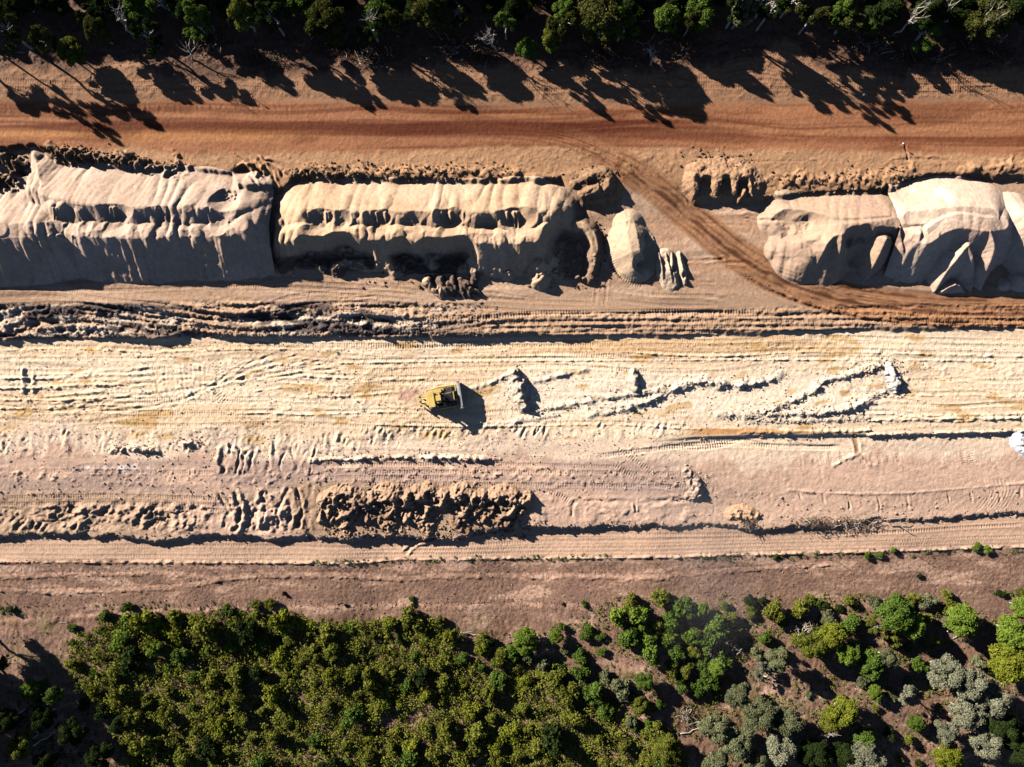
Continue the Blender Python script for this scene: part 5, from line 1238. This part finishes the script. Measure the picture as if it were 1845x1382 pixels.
for h in (.3, .7, 1.1, 1.45):
    o = bpy.data.objects.new("wire", tubes_mesh("wire", [([(a, b + .036, c + h) for a, b, c in tops], [.004] * len(tops))], M_WIRE, 3)); COL.objects.link(o); o.parent = fe
M_STAKE = plain_mat("timber_stake", (.45, .35, .22), .8); M_PINK = plain_mat("pink_paint", (.8, .10, .07), .6, var=.1); M_WHITE = plain_mat("white_paint", (.8, .8, .78), .6, var=.05)
for u, v, m_, lab in ((97, 259, M_PINK, "pink topped survey stake above the clumpy berm on the left"), (427, 280, M_PINK, "pink topped survey stake at the upper right end of the left stockpile"), (458, 178, M_PINK, "pink topped survey stake in tree shade north of the dirt road"), (1314, 296, M_PINK, "pink topped survey stake behind the three scooped bays"),
                      (1622, 262, M_WHITE, "white topped survey stake beside a short ditch above the pale stockpile"), (1551, 175, M_WHITE, "white topped survey stake in tree shade north of the road on the right")):
    x, y, zz = place(u, v)
    e = bpy.data.objects.new("survey_stake", None); COL.objects.link(e); e.location = (x, y, zz); tag(e, lab, "stake")
    s1 = bpy.data.objects.new("stake", tubes_mesh("stake", [([(0, 0, -.2), (0, 0, .5), (0, 0, .95)], [.04, .04, .04])], M_STAKE, 4)); COL.objects.link(s1); s1.parent = e
    s2 = bpy.data.objects.new("painted_top", tubes_mesh("painted_top", [([(0, 0, .9), (0, 0, 1.0), (0, 0, 1.12), (0, 0, 1.13)], [.10, .12, .12, .01])], m_, 6)); COL.objects.link(s2); s2.parent = e
# ------------------------------------------------------------------ the bulldozer
M_YEL = plain_mat("yellow_machine_paint", (.54, .37, .11), .45, spec=.5, var=.12, scale=1.2)
M_BLACK = plain_mat("black_and_shaded_machine_parts", (.018, .018, .02), .55, var=.3)
M_STEEL = plain_mat("worn_track_steel", (.16, .13, .10), .6, .3, var=.35, scale=3)
M_BLADE = plain_mat("scoured_blade_steel", (.30, .29, .28), .5, .4, var=.2, scale=2)
M_GLASS = plain_mat("tinted_cab_glass", (.03, .035, .04), .08, spec=.8, var=.05)
M_GREYP = plain_mat("grey_exhaust_metal", (.35, .34, .32), .45, .7, var=.25)
import bmesh
def bm_box(bm, x0, x1, y0, y1, z0, z1, bev=.03, taper=None):
    vs_ = [bm.verts.new((x, y, z)) for x in (x0, x1) for y in (y0, y1) for z in (z0, z1)]
    if taper:
        cx, cy = (x0 + x1) / 2, (y0 + y1) / 2
        for v in vs_:
            if v.co.z == z1:
                v.co.x = cx + (v.co.x - cx) * taper[0]; v.co.y = cy + (v.co.y - cy) * taper[1]
    f = [(0, 1, 3, 2), (4, 6, 7, 5), (0, 4, 5, 1), (2, 3, 7, 6), (0, 2, 6, 4), (1, 5, 7, 3)]
    fs = [bm.faces.new([vs_[i] for i in q]) for q in f]
    if bev:
        es = {e for q in fs for e in q.edges}
        bmesh.ops.bevel(bm, geom=list(es), offset=bev, segments=2, affect='EDGES', profile=.6)
def bm_obj(name, bm, mat, parent):
    bmesh.ops.recalc_face_normals(bm, faces=bm.faces[:])
    me = bpy.data.meshes.new(name); bm.to_mesh(me); bm.free(); me.materials.append(mat)
    o = bpy.data.objects.new(name, me); COL.objects.link(o); o.parent = parent
    return o
def box_obj(name, dims, mat, parent, **k):
    bm = bmesh.new(); bm_box(bm, *dims, **k); return bm_obj(name, bm, mat, parent)
def extrude_profile(name, prof, y0, y1, mat, parent):
    bm = bmesh.new()
    a = [bm.verts.new((x, y0, z)) for x, z in prof]; b = [bm.verts.new((x, y1, z)) for x, z in prof]
    n = len(prof)
    for i in range(n): bm.faces.new((a[i], a[(i + 1) % n], b[(i + 1) % n], b[i]))
    bm.faces.new(a[::-1]); bm.faces.new(b)
    return bm_obj(name, bm, mat, parent)
def rod(name, p, q, r, mat, parent, sides=8):
    o = bpy.data.objects.new(name, tubes_mesh(name, [([p, ((np.array(p) + np.array(q)) / 2).tolist(), q], [r] * 3)], mat, sides)); COL.objects.link(o); o.parent = parent
    return o
dz = bpy.data.objects.new("bulldozer", None); COL.objects.link(dz)
x, y, zz = place(797, 716)
dz.location = (x, y, zz + .02); dz.rotation_euler.z = R(9)
tag(dz, "yellow crawler bulldozer with grey front blade and rear ripper on the pale cutting floor", "bulldozer")
# local frame: +x forward, y left; tracks 4.4 m long
def track_profile(L, hb, n=10):
    r = hb / 2; pr = []
    for i in range(n + 1):
        a = -math.pi / 2 + math.pi * i / n; pr.append((L / 2 - r + r * math.cos(a), r + r * math.sin(a)))
    for i in range(n + 1):
        a = math.pi / 2 + math.pi * i / n; pr.append((-L / 2 + r + r * math.cos(a), r + r * math.sin(a)))
    return pr
for sy in (1, -1):
    ya, yb = (sy * .95, sy * 1.52)
    tr_o = extrude_profile("track", track_profile(4.5, 1.15), min(ya, yb), max(ya, yb), M_STEEL, dz)
    # grouser shoes round the belt
    bm = bmesh.new(); pr = track_profile(4.56, 1.21, 12); acc = 0
    P_ = [np.array(p) for p in pr] + [np.array(pr[0])]
    seg = [np.linalg.norm(P_[i + 1] - P_[i]) for i in range(len(P_) - 1)]; tot = sum(seg); s_ = 0.0
    while s_ < tot - .05:
        a_, t = s_, 0
        for i, L in enumerate(seg):
            if a_ <= L: break
            a_ -= L
        p = P_[i] + (P_[i + 1] - P_[i]) * a_ / seg[i]; d = (P_[i + 1] - P_[i]) / seg[i]; nn_ = np.array([d[1], -d[0]])
        q = [p - d * .03 - nn_ * .06, p + d * .03 - nn_ * .06, p + d * .02 + nn_ * .035, p - d * .02 + nn_ * .035]
        a4 = [bm.verts.new((c[0], min(ya, yb) - .01, c[1] - .03)) for c in q]; b4 = [bm.verts.new((c[0], max(ya, yb) + .01, c[1] - .03)) for c in q]
        for k in range(4): bm.faces.new((a4[k], a4[(k + 1) % 4], b4[(k + 1) % 4], b4[k]))
        bm.faces.new(a4[::-1]); bm.faces.new(b4)
        s_ += .21
    so = bm_obj("track_shoes", bm, M_STEEL, tr_o); so["kind"] = "stuff"
    box_obj("track_frame", (-1.5, 1.5, sy * 1.53 - (.06 if sy < 0 else 0), sy * 1.53 + (.06 if sy > 0 else 0), .28, .72), M_YEL, dz, bev=.02)
    box_obj("fender", (-1.9, .55, min(sy * .80, sy * 1.45), max(sy * .80, sy * 1.45), 1.30, 1.42), M_YEL, dz, bev=.03)
    rod("push_arm", (-.6, sy * 1.72, .55), (2.55, sy * 1.72, .5), .13, M_YEL, dz)
    rod("lift_cylinder", (1.35, sy * .62, 1.75), (2.62, sy * .75, .95), .065, M_GREYP, dz)
box_obj("main_frame", (-2.0, 1.9, -.93, .93, .45, 1.32), M_BLACK, dz, bev=.05)
hood = extrude_profile("hood", [(.05, 1.3), (1.95, 1.3), (2.0, 1.95), (1.9, 2.08), (.05, 2.22)], -.52, .52, M_BLACK, dz)  # black colour on the hood stands in for its shadow
for sy in (1, -1):
    box_obj("hood_side_panel", (.1, 1.85, sy * .55 - .025, sy * .55 + .025, 1.36, 1.95), M_YEL, dz, bev=.01)
box_obj("radiator_guard", (1.98, 2.14, -.62, .62, .95, 2.02), M_YEL, dz, bev=.03)
rod("exhaust_pipe", (.85, .22, 2.1), (.85, .22, 3.0), .075, M_GREYP, dz)
rod("exhaust_pipe", (.85, -.16, 2.1), (.85, -.16, 2.6), .10, M_BLACK, dz)
box_obj("air_cleaner", (.25, .65, -.42, .1, 2.2, 2.46), M_GREYP, dz, bev=.08)
rod("hose", (.2, .5, 2.25), (1.9, .72, 2.0), .03, M_GREYP, dz)
cab = box_obj("cab", (-1.15, .05, -.78, .78, 1.42, 2.95), M_YEL, dz, bev=.05, taper=(.86, .88))
for sy in (1, -1):
    extrude_profile("side_window", [(-1.0, 1.85), (-.1, 1.85), (-.17, 2.78), (-.93, 2.78)], sy * .80 - .03, sy * .80 + .03, M_GLASS, cab).location.y = -sy * .04
box_obj("windscreen", (.0, .06, -.6, .6, 1.85, 2.75), M_GLASS, cab, bev=.01)
box_obj("cab_roof", (-1.15, -.02, -.80, .80, 2.96, 3.08), M_YEL, dz, bev=.05)
rops = box_obj("roll_bar_canopy", (-1.92, -.92, -1.28, 1.28, 3.10, 3.30), M_YEL, dz, bev=.05)
for sy in (1, -1):
    box_obj("roll_bar_post", (-1.55, -1.25, sy * 1.02 - .12, sy * 1.02 + .12, 1.42, 3.10), M_YEL, dz, bev=.03)
box_obj("air_conditioner", (-.70, .12, -.42, .42, 3.09, 3.30), M_YEL, dz, bev=.05)
box_obj("work_light", (-.95, -.85, .9, 1.1, 3.31, 3.42), M_GREYP, dz, bev=.02); box_obj("work_light", (-.95, -.85, -1.1, -.9, 3.31, 3.42), M_GREYP, dz, bev=.02)
box_obj("fuel_tank", (-2.35, -1.56, -.92, .92, 1.25, 2.15), M_YEL, dz, bev=.08)
box_obj("toolbox", (-.9, .2, .84, 1.40, 1.43, 1.75), M_YEL, dz, bev=.04); box_obj("battery_box", (-.9, .2, -1.40, -.84, 1.43, 1.72), M_BLACK, dz, bev=.04)
# blade: curved mouldboard
prof = []
for i in range(9):
    t = i / 8; z_ = .02 + 1.62 * t; prof.append((3.02 + .0 - .42 * math.sin(math.pi * (t * .85 + .05)) + .38 * t, z_))
back = [(px_ - .16, pz_) for px_, pz_ in prof[::-1]]
bl = extrude_profile("blade", prof + back, -2.15, 2.15, M_BLADE, dz)
for sy in (1, -1):
    pr2 = [(2.50, .02), (3.10, .02), (3.42, 1.70), (2.78, 1.70)]
    extrude_profile("end_plate", pr2, sy * 2.16 - .03, sy * 2.16 + .03, M_BLADE, bl)
box_obj("spill_guard", (3.02, 3.28, -1.9, 1.9, 1.64, 1.80), M_BLADE, bl, bev=.02)
box_obj("cutting_edge", (2.90, 2.98, -2.2, 2.2, .0, .22), M_STEEL, bl, bev=.01)
box_obj("blade_back_frame", (2.36, 2.52, -1.7, 1.7, .35, 1.1), M_YEL, bl, bev=.03)
# ripper
rp_ = bpy.data.objects.new("ripper", None)
bm = bmesh.new()
for sy in (1, -1):
    bm_box(bm, -3.35, -2.3, sy * .55 - .12, sy * .55 + .12, .95, 1.15, .03); bm_box(bm, -3.3, -2.3, sy * .50 - .10, sy * .50 + .10, .55, .7, .03)
bm_box(bm, -3.62, -3.30, -1.0, 1.0, .62, 1.12, .05)
rpo = bm_obj("ripper", bm, M_YEL, dz)
for sy in (.75, 0, -.75):
    extrude_profile("shank", [(-3.72, 1.45), (-3.50, 1.45), (-3.48, .5), (-3.60, .12), (-3.80, .45), (-3.76, .9)], sy - .06, sy + .06, M_YEL, rpo)
for sy in (.3, -.3):
    rod("ripper_cylinder", (-2.35, sy, 1.75), (-3.4, sy, 1.1), .07, M_YEL, rpo)

# ------------------------------------------------------------------ thin drifting dust
def dust(u, v, ru, rv, rz, zc, dens, seed, ang=0.0):
    m = bpy.data.materials.new("airborne_dust"); m.use_nodes = True
    nt = m.node_tree; N, L = nt.nodes, nt.links; N.clear()
    out = N.new("ShaderNodeOutputMaterial"); pv = N.new("ShaderNodeVolumePrincipled"); pv.inputs["Color"].default_value = (.98, .95, .92, 1); pv.inputs["Anisotropy"].default_value = .1
    tc = N.new("ShaderNodeTexCoord"); ln = N.new("ShaderNodeVectorMath"); ln.operation = 'LENGTH'; L.new(tc.outputs["Object"], ln.inputs[0])
    fo = N.new("ShaderNodeMapRange"); fo.inputs[1].default_value = .25; fo.inputs[2].default_value = .98; fo.inputs[3].default_value = 1; fo.inputs[4].default_value = 0; fo.interpolation_type = 'SMOOTHSTEP'; L.new(ln.outputs["Value"], fo.inputs[0])
    no = N.new("ShaderNodeTexNoise"); no.inputs["Scale"].default_value = 1.6; no.inputs["Detail"].default_value = 3; L.new(tc.outputs["Object"], no.inputs["Vector"])
    mr = N.new("ShaderNodeMapRange"); mr.inputs[1].default_value = .42; mr.inputs[2].default_value = .68; mr.inputs[3].default_value = .1; mr.inputs[4].default_value = 1; L.new(no.outputs[0], mr.inputs[0])
    a = N.new("ShaderNodeMath"); a.operation = 'MULTIPLY'; L.new(fo.outputs[0], a.inputs[0]); L.new(mr.outputs[0], a.inputs[1])
    b = N.new("ShaderNodeMath"); b.operation = 'MULTIPLY'; L.new(a.outputs[0], b.inputs[0]); b.inputs[1].default_value = dens
    L.new(b.outputs[0], pv.inputs["Density"]); L.new(pv.outputs[0], out.inputs["Volume"])
    bm = bmesh.new(); bmesh.ops.create_icosphere(bm, subdivisions=4, radius=1.0)
    me = bpy.data.meshes.new("dust"); bm.to_mesh(me); bm.free(); me.materials.append(m)
    o = bpy.data.objects.new("dust", me); COL.objects.link(o); o["kind"] = "stuff"
    gu, gv = tg(u, v, zc); x, y = XY(gu, gv); o.location = (x, y, zc - 1); o.scale = (ru * PX, rv * PX, rz); o.rotation_euler.z = ang
    return o
dust(1280, 1035, 110, 190, 10, 13, .008, 1, R(-12))
dust(1190, 905, 120, 70, 7, 9, .014, 2)
SC.cycles.volume_step_rate = 4.0
SC.cycles.volume_max_steps = 64
